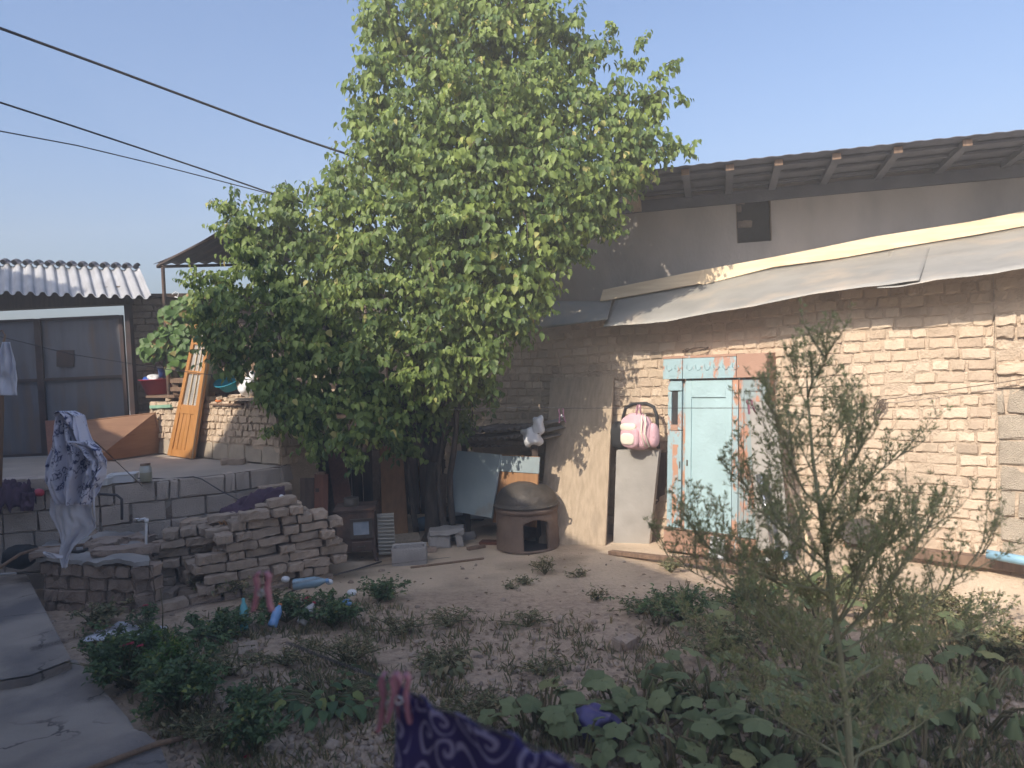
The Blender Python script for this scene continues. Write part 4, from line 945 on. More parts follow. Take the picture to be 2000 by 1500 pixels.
MB().tube([sp(.01, -.03, .16), sp(.01, -.055, .16), sp(.07, -.055, .16), sp(.07, -.03, .16)], .006, 6).build('handle', m_iron, sv)
for x, y in ((-.19, .02), (.15, .02), (-.19, .38), (.15, .38)):
    MB().tube([sp(x, y, .13), sp(x*1.12, y-.02, .05), sp(x*1.2, y-.03, 0)], [.03, .018, .022], 6).build('leg', m_rust, sv)
MB().lathe([(.075, .52), (.075, .60), (.06, .60), (.06, .53)], sp(-.06, .24, 0), 20).build('flue_collar', m_iron, sv, smooth=True)
# finned grey radiator beside the stove
rq = sp(.24, .10, 0)
rad = empty('radiator', rq, 'grey ribbed metal plate standing against the right side of the rusty stove', 'metal plate')
sbox(.195, .36, .10, .13, .03, .44).build('plate', m_galv, rad)
for k_ in range(11):
    MB().tube([sp(.20, .09, .05+.036*k_), sp(.355, .085, .045+.036*k_)], .009, 6).build('rib', m_galv, rad)
# white rag tucked left of the stove
o = blob(sp(-.30, .06, .22), .05, .05, .11, 2.1, 22, 18, .25, X=SX, Yv=SY).build('rag', m_cloth, smooth=True); tag(o, 'grey white rag wedged between brick stack and iron stove', 'rag')
# cast trough
tq = G(800, 1104); tq.z = gheight(tq.x, tq.y); TX = Vector((.99, .10, 0)); TY = Vector((-.10, .99, 0))
tr_ = MB()
def tfn(a, b):
    pr_ = [(1.0, 0), (1.0, .15), (.97, .165), (.86, .155), (.82, .04), (0, .03)]; k_ = b*(len(pr_)-1); i = min(int(k_), len(pr_)-2); f_ = k_-i
    sc2 = pr_[i][0]+(pr_[i+1][0]-pr_[i][0])*f_; z = pr_[i][1]+(pr_[i+1][1]-pr_[i][1])*f_; th = a*2*math.pi; e = .22
    x = math.copysign(abs(math.cos(th))**e, math.cos(th))*.17*sc2; y = math.copysign(abs(math.sin(th))**e, math.sin(th))*.12*sc2
    return tq+TX*x+TY*(y+.12)+z_*z
o = tr_.grid(tfn, 64, 20).build('trough', m_conc, smooth=False); tag(o, 'small concrete trough with rounded corners on the bare earth', 'trough')
# concrete bench of broken slab pieces
bq = G(868, 1072); bq.z = gheight(bq.x, bq.y)
be = empty('low_bench', bq, 'low bench of broken concrete pieces on two bricks near the trough', 'bench')
def bb_(c, sz, m, par, nm, rz_=0, amp=.006, tmpl=None):
    mb_ = MB(); add_brick(mb_, c, sz, np.array(Matrix.Rotation(rz_, 3, 'Z')), amp, 0, tmpl); return mb_.build(nm, m, par)
bb_(bq+Vector((-.06, .1, .07)), (.22, .2, .14), m_conc, be, 'support', .1); bb_(bq+Vector((.15, .12, .07)), (.07, .18, .14), m_conc, be, 'support', .1); bb_(bq+Vector((.02, .1, .165)), (.36, .22, .055), m_conc, be, 'slab', .1)
junk = [(880, 1030, .28, .16, .02, 'white_tile', m_slate, 'broken white board piece lying over the junk by the tree', .3, .16), (945, 1030, .34, .12, .02, 'white_board', m_slate, 'long white board offcut sloping down to the hearth', -.2, .12),
        (905, 1052, .26, .18, .05, 'stone_slab', m_conc, 'flat grey stone slab between the low bench and hearth', .1, 0), (958, 1062, .22, .12, .03, 'brown_tile', m_redwood, 'reddish flat tile on the ground left of the hearth', -.3, 0),
        (790, 1058, .34, .2, .02, 'white_board', m_ply, 'pale broken board lying behind the concrete trough', .25, .03), (770, 1048, .2, .14, .05, 'brick_piece', m_mud3, 'half brick behind the trough by the panel foot', .6, 0),
        (930, 1072, .2, .05, .03, 'stick', m_wood, 'short piece of wood beside the stone slab', .5, 0), (840, 1078, .12, .08, .05, 'brick_piece', m_mud3, 'broken brick left of the low bench', .2, 0)]
for (u, v, a, b, c, nm, m_, lb, rz_, lf) in junk:
    q = gz(u, v); mb_ = MB(); add_brick(mb_, q+z_*(c/2+lf), (a, b, c), np.array(Matrix.Rotation(rz_, 3, 'Z') @ Matrix.Rotation(.25 if lf else .03, 3, 'X')), .004 if c > .03 else .001, 0)
    tag(mb_.build(nm, m_), lb, nm.replace('_', ' '))
o = blob(gz(838, 1035)+z_*.07, .16, .1, .08, 2.2, 30, 18, .25, X=Vector((1, 0, 0)), Yv=Vector((0, 1, 0))).build('plastic_bag', mat('blue_grey_film', (.10, .17, .24), rough=.5), smooth=True); tag(o, 'dusty blue plastic sack slumped at the foot of the tree', 'bag')
o = blob(gz(905, 1020)+z_*.10, .22, .12, .10, 2.2, 30, 18, .3, X=Vector((1, 0, 0)), Yv=Vector((0, 1, 0))).build('sack', m_dwood, smooth=True); tag(o, 'dark sack heaped below the blue grey sheet', 'sack')
gtube('hose', 'thin dark cable snaking over the earth by the trough', 'cable', ((745, 1098), (700, 1112), (640, 1128), (560, 1160)), .007, m_cable)
# ================================================================ LOOSE BRICK STACK
def brick_variant(k):
    mb = MB(); add_brick(mb, (0, 0, 0), (.25, .12, .072), np.eye(3), .0045)
    me = bpy.data.meshes.new('brick'); me.from_pydata(mb.v, [], mb.f); me.materials.append(m_mud2); return me
BV = [brick_variant(k) for k in range(10)]
HALF = []
for k in range(8):
    mb = MB(); add_brick(mb, (0, 0, 0), (.125, .20, .072), np.eye(3), .0045)
    me = bpy.data.meshes.new('half_brick'); me.from_pydata(mb.v, [], mb.f); me.materials.append(m_mud2); HALF.append(me)
nbr = 0
def put_brick(c, rz_, label, half=False, tilt=0, roll=0, sc=1, group='mud bricks of the loose stack'):
    global nbr
    o = bpy.data.objects.new('brick', rnd.choice(HALF if half else BV)); COL.objects.link(o)
    o.location = c; o.rotation_euler = (roll, tilt, rz_); o.scale = (sc*rnd.uniform(.94, 1.05), 1, rnd.uniform(.93, 1.05))
    nbr += 1; return tag(o, label, 'brick', group)
sA, sB, sC = gz(318, 1180), gz(415, 1180), gz(655, 1132)
sA, sB = G(300, 1168), G(432, 1150); sD = G(395, 1186); sE = G(655, 1136)
ORD = ['bottom', 'second', 'third', 'fourth', 'fifth', 'sixth', 'seventh', 'eighth', 'ninth', 'tenth', 'eleventh', 'twelfth', 'thirteenth', 'fourteenth', 'fifteenth', 'sixteenth']
def stack(p, q, hfun, wing, layers=2, tilt=0):
    p = Vector((p.x, p.y, 0)); q = Vector((q.x, q.y, 0)); L_ = (q-p).length; t = (q-p).normalized(); n_ = Vector((-t.y, t.x, 0)); ang = math.atan2(t.y, t.x)
    for lay in range(layers):
        k = 0
        while True:
            x = rnd.uniform(-.1, .02); z = .035+.081*k; any_ = False; row = []
            while x < L_:
                half = rnd.random() < .52; l = .13 if half else .255
                xc = x+l/2
                if z < hfun(xc/L_)-.05-lay*.06 and 0 <= xc <= L_+.05:
                    c = p+t*xc+n_*(.09+lay*.23+rnd.uniform(-.022, .022)+(0 if lay else .02*math.sin(k*2.1)))
                    c.z = z+gheight(c.x, c.y)+rnd.uniform(-.003, .003); any_ = True
                    o = put_brick(c, ang+rnd.uniform(-.09, .09), 'x', half, rnd.uniform(-.03, .03)+tilt); row.append(o)
                x += l+rnd.uniform(.003, .018)
            nr = len(row)
            for i, o in enumerate(row):
                pos_ = 'left end' if i == 0 else 'right end' if i == nr-1 else '%s from left' % ORD[i]
                if lay: o['label'] = 'hidden mud brick, %s row of %s, %s course, %s' % (('', 'second', 'third')[lay], wing, ORD[k], pos_)
                else: o['label'] = '%s mud brick in %s, %s course, %s' % ('short' if 'half' in o.data.name else 'long', wing, ORD[k], pos_)
            k += 1
            if not any_ or k > 14: break
hA = lambda s: interp([(0, .46), (.35, .60), (.8, .66), (1, .7)], s)
hB = lambda s: interp([(0, .42), (.10, .48), (.2, .66), (.35, .76), (.55, .84), (.75, .82), (.9, .74), (1, .64)], s)
stack(sA, sB, hA, 'left stack wing')
stack(sD, sE, hB, 'tall right stack', 3)
# individual bricks that stand out
dirE = (sE-sD).normalized(); aE = math.atan2(dirE.y, dirE.x)
def on_line(s, off, z): q = sD+dirE*s; q = q+Vector((-dirE.y, dirE.x, 0))*off; q.z = z; return q
LE = (sE-sD).length
put_brick(P(537, 953, 7.55), aE, 'highest brick of the stack, lying alone behind the purple cloth', sc=1.25)
put_brick(P(515, 1008, 7.05), aE+.7, 'pale tilted brick standing on edge beside the brown scrap on the stack', half=True, tilt=.5)
put_brick(P(410, 1018, 7.25), aE-.2, 'grey brick on top of the left wing beside the purple cloth')
put_brick(P(372, 1022, 7.3), aE-.5, 'roughly broken grey brick lying on the left wing of the stack', half=True)
put_brick(P(397, 1064, 6.95), aE+.15, 'pale square brick end showing between the two wings of the stack', half=True)
put_brick(P(383, 1124, 6.75), .5, 'lozenge shaped brick end resting on its corner below the left wing', half=True, tilt=.75)
for u, v, a, lb in ((345, 1148, .1, 'squat brick on the ground below the left wing of the stack'), (398, 1150, -.4, 'brick on the ground at the foot of the lozenge shaped one'), (330, 1168, .2, 'brick lying beside the corner of the tap box'), (380, 1166, -.1, 'brick lying flat in front of the left wing of the stack'), (335, 1190, .7, 'brick furthest forward on the earth path by the rose stem'), (485, 1282, .4, 'single brick half sunk in the weeds below the blue bottles')):
    q = gz(u, v); q.z += .035; put_brick(q, a, lb, half=rnd.random() < .5)
for u, v, lb in ((428, 905+8, 'thin flat brick lying on the terrace near the end of the low wall'),):
    q = G(u+28, v-6, TZ); q.z += .03; put_brick(q, .1, lb)
# purple cloth and brown scrap on the stack
def drape(name, m, label, cat, prof, d, amp=.03, freq=16, nu=40, nv=50, droop=.0, seed=0, thick=.003, group=None, depth_fn=None):
    """hanging cloth: prof = [(v, u_left, u_right), ...] in photo pixels at distance d"""
    L_ = [(a, b) for a, b, c in prof]; R_ = [(a, c) for a, b, c in prof]; v0_, v1_ = prof[0][0], prof[-1][0]
    def fn(a, b):
        v = v0_+(v1_-v0_)*b; ul, ur = interp(L_, v), interp(R_, v); u = ul+(ur-ul)*a
        dd = d+(depth_fn(a, b) if depth_fn else 0)
        q = P(u, v, dd); n1 = noise.noise(Vector((a*freq*.35+seed, b*2.2, seed))); n2 = noise.noise(Vector((a*freq*.8, b*5+seed, 3)))
        return q+vf*(amp*(1.3*n1+.6*n2+.5*math.sin(a*freq+4*n1+b*2)))
    o = MB().grid(fn, nu, nv).build(name, m, smooth=True, solid=thick)
    return tag(o, label, cat, group)
def crumple(name, m, label, cat, pts, w_, h_, lump=.4, seed=0, n=60):
    """a cloth laid in long folds along a line of world points, its edges drooping"""
    def fn(a, b):
        k_ = a*(len(pts)-1); i = min(int(k_), len(pts)-2); q = pts[i].lerp(pts[i+1], k_-i); t = (pts[i+1]-pts[i]).normalized(); s_ = Vector((-t.y, t.x, 0)).normalized()
        e = (b-.5)*2; ww = w_*(.75+.35*noise.noise(Vector((a*4+seed, 0, e))))*(.5+.5*min(1, 6*a, 6*(1-a)))
        fold = math.sin(e*8+3*noise.noise(Vector((a*3+seed, e, 0)))+a*2)*.35+noise.noise(Vector((a*7+seed, e*2.5, 1)))*.9+.35*noise.noise(Vector((a*19+seed, e*6, 1)))
        return q+s_*e*ww+t*.02*noise.noise(Vector((a*5, e*4+seed, 2)))+z_*(h_*(.55+lump*fold)-h_*1.1*e*e*abs(e))
    return tag(MB().grid(fn, n, 50).build(name, m, smooth=True, solid=.003), label, cat)
crumple('cloth', m_purple, 'dark purple cloth draped across the top of the loose brick stack', 'cloth', [P(430, 1012, 7.0), P(470, 990, 7.05), P(505, 972, 7.1), P(555, 962, 7.2)], .10, .09, .5, 3, 90)
crumple('cloth', m_purple, 'fold of purple cloth hanging lower on the left of the brown scrap', 'cloth', [P(425, 1024, 6.95), P(445, 1008, 6.95), P(480, 1000, 6.95)], .07, .05, .5, 9)
o = blob(P(550, 975, 7.0), .03, .03, .045, 2.2, 16, 12, .3).build('paper_scrap', m_white, smooth=True); tag(o, 'small white paper scrap at the right end of the purple cloth', 'paper')
bq = P(465, 1018, 6.9)
def rfn(a, b): return bq+Vector((1, .15, 0)).normalized()*(a-.5)*.30+Vector((-.1, 1, 0))*(b-.5)*.12+z_*(.02*math.cos(a*2*math.pi*7)+.015*b)
tag(MB().grid(rfn, 90, 4).build('slate_scrap', m_ochre, smooth=False, solid=.01), 'small brown ridged scrap lying on the stack under the purple cloth', 'scrap')

# ================================================================ BRICK TAP BOX
f0, f1 = G(84, 1200, 0), G(306, 1195, 0)
f0 = Vector((-3.52, 5.75, 0)); 
f0 = G(88, 1192); f1 = G(302, 1202); BK = Vector((-.42, .85, 0))
tbx = empty('tap_box', (f0+f1)/2, 'low box of mud bricks capped with grey mortar, holding the tap', 'masonry box')
fd_ = (f1-f0).normalized(); fn_ = Vector((fd_.y, -fd_.x, 0)); bz = .40
m_box = mat('box_brick', (.38, .29, .235), (.29, .22, .18), 8, bump=.6, bscale=60, c3=(.15, .12, .10), s3=2, t3=(.55, .7))
mb = MB(); brick_face(mb, f0, f1, -.03, bz, fn_, h=.105, lmin=.14, lmax=.30, depth=.13, amp=.006, prot=.012, gap=.012, hv=.003)
brick_face(mb, f1, f1+BK, -.03, bz, Vector((.9, .4, 0)), h=.105, lmin=.14, lmax=.30, depth=.13, amp=.006, prot=.012)
brick_face(mb, f0+BK, f0, -.03, bz, Vector((-.9, -.4, 0)), h=.105, lmin=.14, lmax=.30, depth=.13, amp=.006, prot=.012)
mb.build('brickwork', [m_box, m_mort3], tbx)
def tfn(a, b):
    q = f0-fd_*.03+(f1-f0)*a*1.03+fn_*.03+BK*1.08*b; ed = .05*noise.noise(Vector((a*6, b*6, 2)))
    if a < .02 or b < .02: q += fn_*ed
    q.z = bz+.025+.035*noise.noise(q*3.2)+.018*noise.noise(q*11)+(.05 if b > .55 and a > .3 else 0)*smooth(.5, .7, b); return q
MB().grid(tfn, 50, 40).build('mortar_cap', m_conc, tbx, solid=.035)
for (a, b, l, w__, rz_) in ((.10, .08, .30, .17, .2), (.62, .6, .36, .13, .12), (.55, .42, .26, .12, .25), (.78, .25, .52, .15, .28), (.9, .75, .22, .16, -.3), (.3, .8, .3, .2, .6)):
    c = f0+(f1-f0)*a+BK*b; c.z = bz+.075; mb = MB(); add_brick(mb, c, (l, w__, .06), np.array(Matrix.Rotation(rz_, 3, 'Z')), .008); mb.build('loose_brick', m_box, tbx)
# tap: white standpipe with elbow and spout
tp = P(283, 1070, 6.45); tq = P(286, 1016, 6.45)
ta_ = empty('water_tap', tp, 'white plastic standpipe with a bent tap at its top, beside the tap box', 'tap')
MB().tube([tp-z_*.12, tq, tq+Vector((-.012, 0, .014)), P(272, 1016, 6.45), P(270, 1017, 6.45)], .011, 10).build('pipe', m_white, ta_, smooth=True)
MB().tube([tq-z_*.02, tq+z_*.012], .018, 10).build('elbow', m_white, ta_, smooth=True)
MB().tube([P(272, 1013, 6.44), P(264, 1014, 6.44), P(262, 1020, 6.44)], .008, 8).build('spout', m_steel, ta_, smooth=True)
# bent grey pipe on the retaining wall behind
tag(MB().tube([P(190, 965, 7.0), P(228, 967, 7.0), P(238, 975, 7.0), P(238, 1015, 7.0)], .012, 8).build('pipe', m_cable, smooth=True), 'bent grey pipe running down the face of the block wall', 'pipe')
# hoses
def wline(name, label, cat, pts, r, m, n=8): return tag(MB().tube([P(*p) for p in pts], r, n).build(name, m, smooth=True), label, cat)
wline('hose', 'tan garden hose looping from the walkway edge up onto the tap box', 'hose', ((-60, 1140, 6.0), (0, 1108, 6.1), (40, 1082, 6.3), (80, 1070, 6.5), (120, 1068, 6.55), (165, 1064, 6.6)), .013, m_wood)
wline('hose', 'short black curved hose end lying on the tap box mortar', 'hose', ((132, 1076, 6.3), (152, 1078, 6.3), (163, 1076, 6.3), (170, 1072, 6.35)), .014, m_black)
wline('hose', 'pale grey hose lying flat at the back of the walkway', 'hose', ((-60, 1126, 6.25), (0, 1122, 6.3), (32, 1120, 6.3)), .012, m_conc)
o = blob(P(42, 1086, 6.75), .14, .12, .10, 2.4, 24, 14, .1, X=Vector((1, 0, 0)), Yv=Vector((0, 1, 0))).build('rubber_bucket', m_black, smooth=True); tag(o, 'black rubber tub in the dark gap between walkway and block wall', 'tub')
# dark clothes on wall at far left
crumple('clothes', m_purple, 'dark purple clothes bundled on the block wall at the left edge', 'clothes', [P(-20, 968, 6.95), P(25, 966, 6.95), P(62, 970, 6.95)], .15, .17, .5, 5, 80)
drape('cloth', m_purple, 'dark violet cloth hanging over the block wall beside the bundle of clothes', 'cloth', [(962, 38, 66), (975, 36, 67), (998, 38, 66)], 6.80, .02, 8, 20, 20, seed=6)
o = blob(P(74, 962, 6.9), .045, .04, .035, 2.2, 18, 12, .3).build('rag', m_red, smooth=True); tag(o, 'small red rag on the block wall next to the purple clothes', 'rag')

# ================================================================ TERRACE THINGS
def tub(name, label, u, v, L_, W_, h_, m, rz_=0):
    c = G(u, v, TZ); c.z = TZ+.012
    X_ = Vector((math.cos(rz_), math.sin(rz_), 0)); Y_ = Vector((-math.sin(rz_), math.cos(rz_), 0))
    pr_ = [(.0, .004), (.86, .004), (.88, .01), (.97, h_-.012), (1.04, h_-.008), (1.04, h_), (.95, h_), (.85, .014), (0, .012)]
    def fn(a, b):
        k_ = b*(len(pr_)-1); i = min(int(k_+1e-6), len(pr_)-2); f_ = k_-i; s_ = pr_[i][0]+(pr_[i+1][0]-pr_[i][0])*f_; z = pr_[i][1]+(pr_[i+1][1]-pr_[i][1])*f_
        th = a*2*math.pi; e = .3; return c+X_*math.copysign(abs(math.cos(th))**e, math.cos(th))*L_*s_+Y_*math.copysign(abs(math.sin(th))**e, math.sin(th))*W_*s_+z_*z
    return tag(MB().grid(fn, 48, len(pr_)-1).build(name, m), label, 'tub')
tub('plastic_tub', 'white rectangular tub partly behind the hanging printed shirt', 196, 950, .105, .085, .07, m_white, .1)
tub('plastic_tub', 'white rectangular tub beside the glass jar on the terrace edge', 242, 944, .125, .09, .085, m_white, .2)
jq = G(286, 943, TZ); jq.z = TZ+.012
jar = empty('glass_jar', jq, 'glass jar holding cloudy liquid, standing on the terrace edge', 'jar')
m_jar = mat('jar_glass', (.36, .34, .26), (.30, .28, .20), 5, rough=.12, spec=.6)
m_jar2 = mat('clear_jar_glass', (.50, .50, .46), (.42, .42, .38), 5, rough=.1, spec=.7)
MB().lathe([(0, 0), (.05, 0), (.054, .01), (.054, .09)], jq, 24).build('filled_part', m_jar, jar, smooth=True)
MB().lathe([(.054, .09), (.054, .13), (.042, .15), (.042, .165)], jq, 24).build('neck', m_jar2, jar, smooth=True)
MB().lathe([(.045, .155), (.045, .172), (.0, .173)], jq, 24).build('rim', m_wood, jar, smooth=True)
wline('cable', 'black cable running over the terrace edge past the jar to the brick stack', 'cable', ((262, 934, 7.45), (330, 935, 7.55), (378, 931, 7.5), (395, 936, 7.4), (430, 958, 7.3), (470, 978, 7.2), (492, 986, 7.15)), .006, m_cable)
# brown board and glazed door leaning on the low wall
def tboard(pix, d_top, z0=TZ):
    A_, B_, C_, D_ = pix; q = [P(A_[0], A_[1], d_top), P(B_[0], B_[1], d_top if len(B_) < 3 else B_[2])]; q += [G(*C_, z0+.01), G(*D_, z0+.01)]; return q
qd = tboard(((160, 822), (303, 806), (318, 884), (176, 905)), 9.85)
qd[2].z = qd[3].z = TZ+.01
tag(MB().slab(qd, .025).build('brown_board', m_brownb, bevel=.003), 'long dark brown board standing on edge against the gate and brick wall', 'board')
qd = tboard(((88, 822), (158, 818), (172, 900), (95, 905)), 9.9)
tag(MB().slab(qd, .02).build('brown_board', m_redwood), 'shaded red brown board standing behind the printed shirt by the gate', 'board')
# half-glazed door: local frame
dB0, dB1 = G(326, 889, TZ+.01), G(373, 896, TZ+.01)
dT0, dT1 = P(388, 598, 8.98), P(417, 604, 8.80)
door = empty('glazed_door', (dB0+dB1)/2, 'narrow varnished orange door with glass panes leaning on the low brick wall', 'door')
DN = (dB1-dB0).cross(dT0-dB0).normalized(); DN = DN if DN.dot(dB0-CP) > 0 else -DN
def dp(s, t, d=0): return dB0.lerp(dB1, s).lerp(dT0.lerp(dT1, s), t)+DN*d
def dbox(s0, s1, t0, t1, d0, d1, mb=None):
    mb = mb or MB(); return mb.slab([dp(s0, t0, d0), dp(s1, t0, d0), dp(s1, t1, d0), dp(s0, t1, d0)], d1-d0, DN)
mb = MB()
dbox(0, .16, 0, 1, 0, .05, mb); dbox(.84, 1, 0, 1, 0, .05, mb)
for t0, t1 in ((0, .05), (.30, .36), (.57, .59), (.76, .78), (.96, 1.0)): dbox(.16, .84, t0, t1, .003, .047, mb)
mb.build('frame', m_orange, door, bevel=.003)
mb = MB()
for k_ in range(4): dbox(.17+.165*k_, .17+.165*k_+.15, .05, .30, .010+.002*(k_ % 2), .03, mb)
mb.build('lower_panel', m_orange, door, bevel=.002)
m_pane = mat('curtained_glass', (.50, .48, .44), (.36, .33, .30), 3, rough=.15, spec=.6)
for t0, t1 in ((.36, .57), (.59, .76), (.78, .96)):
    dbox(.16, .84, t0, t1, .022, .028).build('pane', m_pane, door)
mb = MB(); dbox(.40, .43, .36, .96, .008, .021, mb); mb.build('glazing_bar', m_cream, door); mb = MB(); dbox(.64, .66, .36, .96, .008, .021, mb); mb.build('glazing_bar', m_cream, door)
m_pineside = mat('pale_pine_edge', (.60, .44, .28), (.52, .37, .23), 5, bump=.1, bscale=30, stretch=(8, 8, .7))
# the raw pine jamb: a post fixed along the door's right side, going back
mb = MB(); SD = (dB1-dB0).normalized()
a0, a1 = dp(1, 0), dp(1, .86); jw = (G(399, 884, TZ+.01)-dB1)
mb.slab([a0+SD*.004, a0+jw+SD*.004, a1+jw+SD*.004, a1+SD*.004], .02, DN)
mb.build('jamb', m_pineside, door, bevel=.002)
# things on the wall top
zt2 = wz1+.03
def onw(u, v, off): return onW2(u, v, off)
def basin(name, label, cat, c, r0, r1, h_, m, par=None, tiltv=None):
    pr_ = [(0, 0), (r0, 0), (r1, h_), (r1+.015, h_+.003), (r1+.015, h_-.006), (r1-.004, h_-.01), (r0-.008, .01), (0, .01)]
    o = MB().lathe([(max(.001, a), b) for a, b in pr_], c, 36, axis=tiltv).build(name, m, smooth=True); return tag(o, label, cat)
c = onw(308, 770, -.17); basin('basin', 'red plastic basin filled with odds and ends on the brick wall end', 'basin', c, .14, .215, .20, m_red)
o = blob(c+Vector((-.02, 0, .21)), .10, .09, .06, 2.3, 24, 14, .2).build('plastic_plate', m_white, smooth=True); tag(o, 'white plastic plate poking out of the red basin', 'plate')
o = MB().tube([c+Vector((-.16, -.02, .20)), c+Vector((-.02, -.03, .14))], [.05, .035], 16).build('plastic_jug', m_blue, smooth=True); tag(o, 'blue plastic jug lying tilted in the red basin', 'jug')
bq = c+Vector((.09, .02, .22))
jg = empty('bucket', bq, 'small blue bucket with white rim standing in the red basin', 'bucket')
MB().lathe([(.001, 0), (.06, 0), (.08, .14)], bq, 24).build('shell', m_blue, jg, smooth=True); MB().lathe([(.078, .13), (.088, .13), (.088, .15), (.075, .15)], bq, 24).build('rim', m_white, jg, smooth=True)
c = onw(407, 757, -.2); basin('pan', 'wide grey metal pan on the wall behind the glazed door', 'pan', c, .13, .17, .15, m_galv)
c = onw(423, 765, -.24); basin('cooking_pot', 'grey aluminium pot with blackened base on the wall between door and teal basin', 'pot', c, .15, .17, .20, m_galv)
c = onw(455, 765, -.26); basin('basin', 'teal plastic basin tipped on its side on top of the low wall', 'basin', c+z_*.05, .11, .17, .12, m_teal, tiltv=Vector((-.25, -.5, 1)))
c = onw(393, 765, -.10); basin('bowl', 'small turquoise bowl glimpsed through the glazed door gap', 'bowl', c, .06, .09, .07, m_teal)
o = blob(onw(486, 764, -.12)+z_*.05, .12, .10, .10, 2.2, 34, 22, .2, seed=8).build('sack', m_white, smooth=True); tag(o, 'white knotted plastic sack on the end of the low brick wall', 'sack')
o2 = blob(onw(492, 745, -.12)+z_*.05, .05, .04, .07, 2, 20, 14, .3, seed=2).build('sack_neck', m_white, o, smooth=True)
o = blob(onw(425, 783, .0), .05, .03, .02, 2.2, 18, 10, .3).build('plastic_scrap', mat('orange_plastic', (.75, .22, .06), rough=.5), smooth=True); tag(o, 'small orange plastic scrap on the wall edge beside the door', 'scrap')
o = MB().slab([onw(292, 792, .02), onw(332, 790, .02), onw(332, 796, .03), onw(292, 798, .03)], .05).build('green_board', mat('green_strip', (.25, .42, .30))); tag(o, 'thin pale green strip lying under the red basin', 'strip')
def wplank(u0, u1, v, off, wdt, th, m, label):
    a, b = onw(u0, v, off), onw(u1, v, off); a.z = b.z = (a.z+b.z)/2
    return tag(MB().slab([a, b, b-W2N*wdt, a-W2N*wdt], th, z_).build('plank', m), label, 'plank')
wplank(285, 340, 777, .0, .20, .03, m_wood, 'weathered plank laid flat on the wall under the red basin')
wplank(445, 545, 783, .06, .20, .03, m_ply, 'pale plank laid along the wall top under the white sack')
wplank(408, 470, 792, .03, .25, .02, m_wood, 'thin grey plank pressed into the rubble on the low wall')
# timber standing behind the wall
for i, (a, lb) in enumerate((((448, 665, 470, 672, 486, 755, 462, 755), 'upright pale plank leaning behind the low wall left of the boards'), ((478, 680, 500, 678, 505, 750, 484, 752), 'broad brown board leaning behind the white sack'), ((505, 668, 522, 690, 520, 740, 508, 738), 'short dark board at the right end of the timber behind the wall'))):
    d_ = (9.3, 9.35, 8.9)[i]
    o = MB().slab([P(a[0], a[1], d_), P(a[2], a[3], d_), P(a[4], a[5], d_-.25), P(a[6], a[7], d_-.25)], .03).build('plank', (m_ply, m_wood, m_dwood)[i]); tag(o, lb, 'plank')
cr0 = empty('crate', P(405, 770, 9.9), 'weathered wooden slat crate on the low wall behind pots and door', 'crate')
for v0_, v1_ in ((716, 725), (738, 748), (756, 764)):
    MB().slab([P(330, v0_, 10.0), P(452, v0_, 9.6), P(452, v1_, 9.6), P(330, v1_, 10.0)], .02).build('slat', m_wood, cr0)
for u in (338, 360, 395, 446): MB().slab([P(u, 712, 10.0-.0033*(u-330)+.03), P(u+10, 712, 10.0-.0033*(u-330)+.03), P(u+10, 770, 10.0-.0033*(u-330)+.03), P(u, 770, 10.0-.0033*(u-330)+.03)], .03).build('upright', m_wood, cr0)
tag(MB().tube([P(330, 678, 10.05), P(385, 680, 10.0)], .018, 6).build('rail', m_cream), 'pale horizontal rail tied to the rusty pole behind the vine', 'rail')
tag(MB().tube([P(336, 575, 10.35), P(342, 570, 10.35), P(349, 572, 10.35), P(347, 579, 10.35), P(341, 580, 10.35), P(352, 583, 10.3)], .006, 5).build('cord', m_white), 'small loop of white cord hanging on the boundary wall coping', 'cord')

# grape vine on the boundary wall
m_vine = leafmat('vine_leaf', (.08, .16, .04), (.16, .26, .07), (.36, .22, .08), trans=.35, yfrac=.94)
vn = empty('grape_vine', P(345, 700, 10.1), 'grape vine with broad light green leaves growing beside the rusty pole', 'vine')
pos, ax, up, sz = [], [], [], []
VB = [(365, 610, 32), (345, 640, 34), (375, 660, 32), (330, 665, 28), (300, 675, 24), (350, 700, 26), (290, 685, 14), (380, 600, 30), (330, 610, 14), (400, 700, 25)]
for (u, v, r) in VB:
    for _ in range(int(r*3.6)):
        a = rnd.uniform(0, 6.28); rr = r*rnd.random()**.5; q = P(u+rr*math.cos(a), v+rr*math.sin(a), 10.1+rnd.uniform(-.25, .2)); pos.append(q)
        ax.append(Vector((rnd.gauss(0, .6), -.4, -1+rnd.gauss(0, .4)))); up.append(Vector((rnd.gauss(0, .4), -.8, .5))); sz.append(rnd.uniform(.07, .12))
scatter('foliage', LEAF_V, LEAF_F, np.array(pos), frames(np.array(ax), np.array(up), sz, np.array(sz)*1.25), m_vine, vn)
mb = MB()
for (u, v, r) in VB: mb.tube([P(345, 770, 10.15), P((345+u)/2+8, (760+v)/2, 10.12), P(u, v, 10.1)], [.014, .01, .004], 5)
mb.build('stem', m_twig, vn)

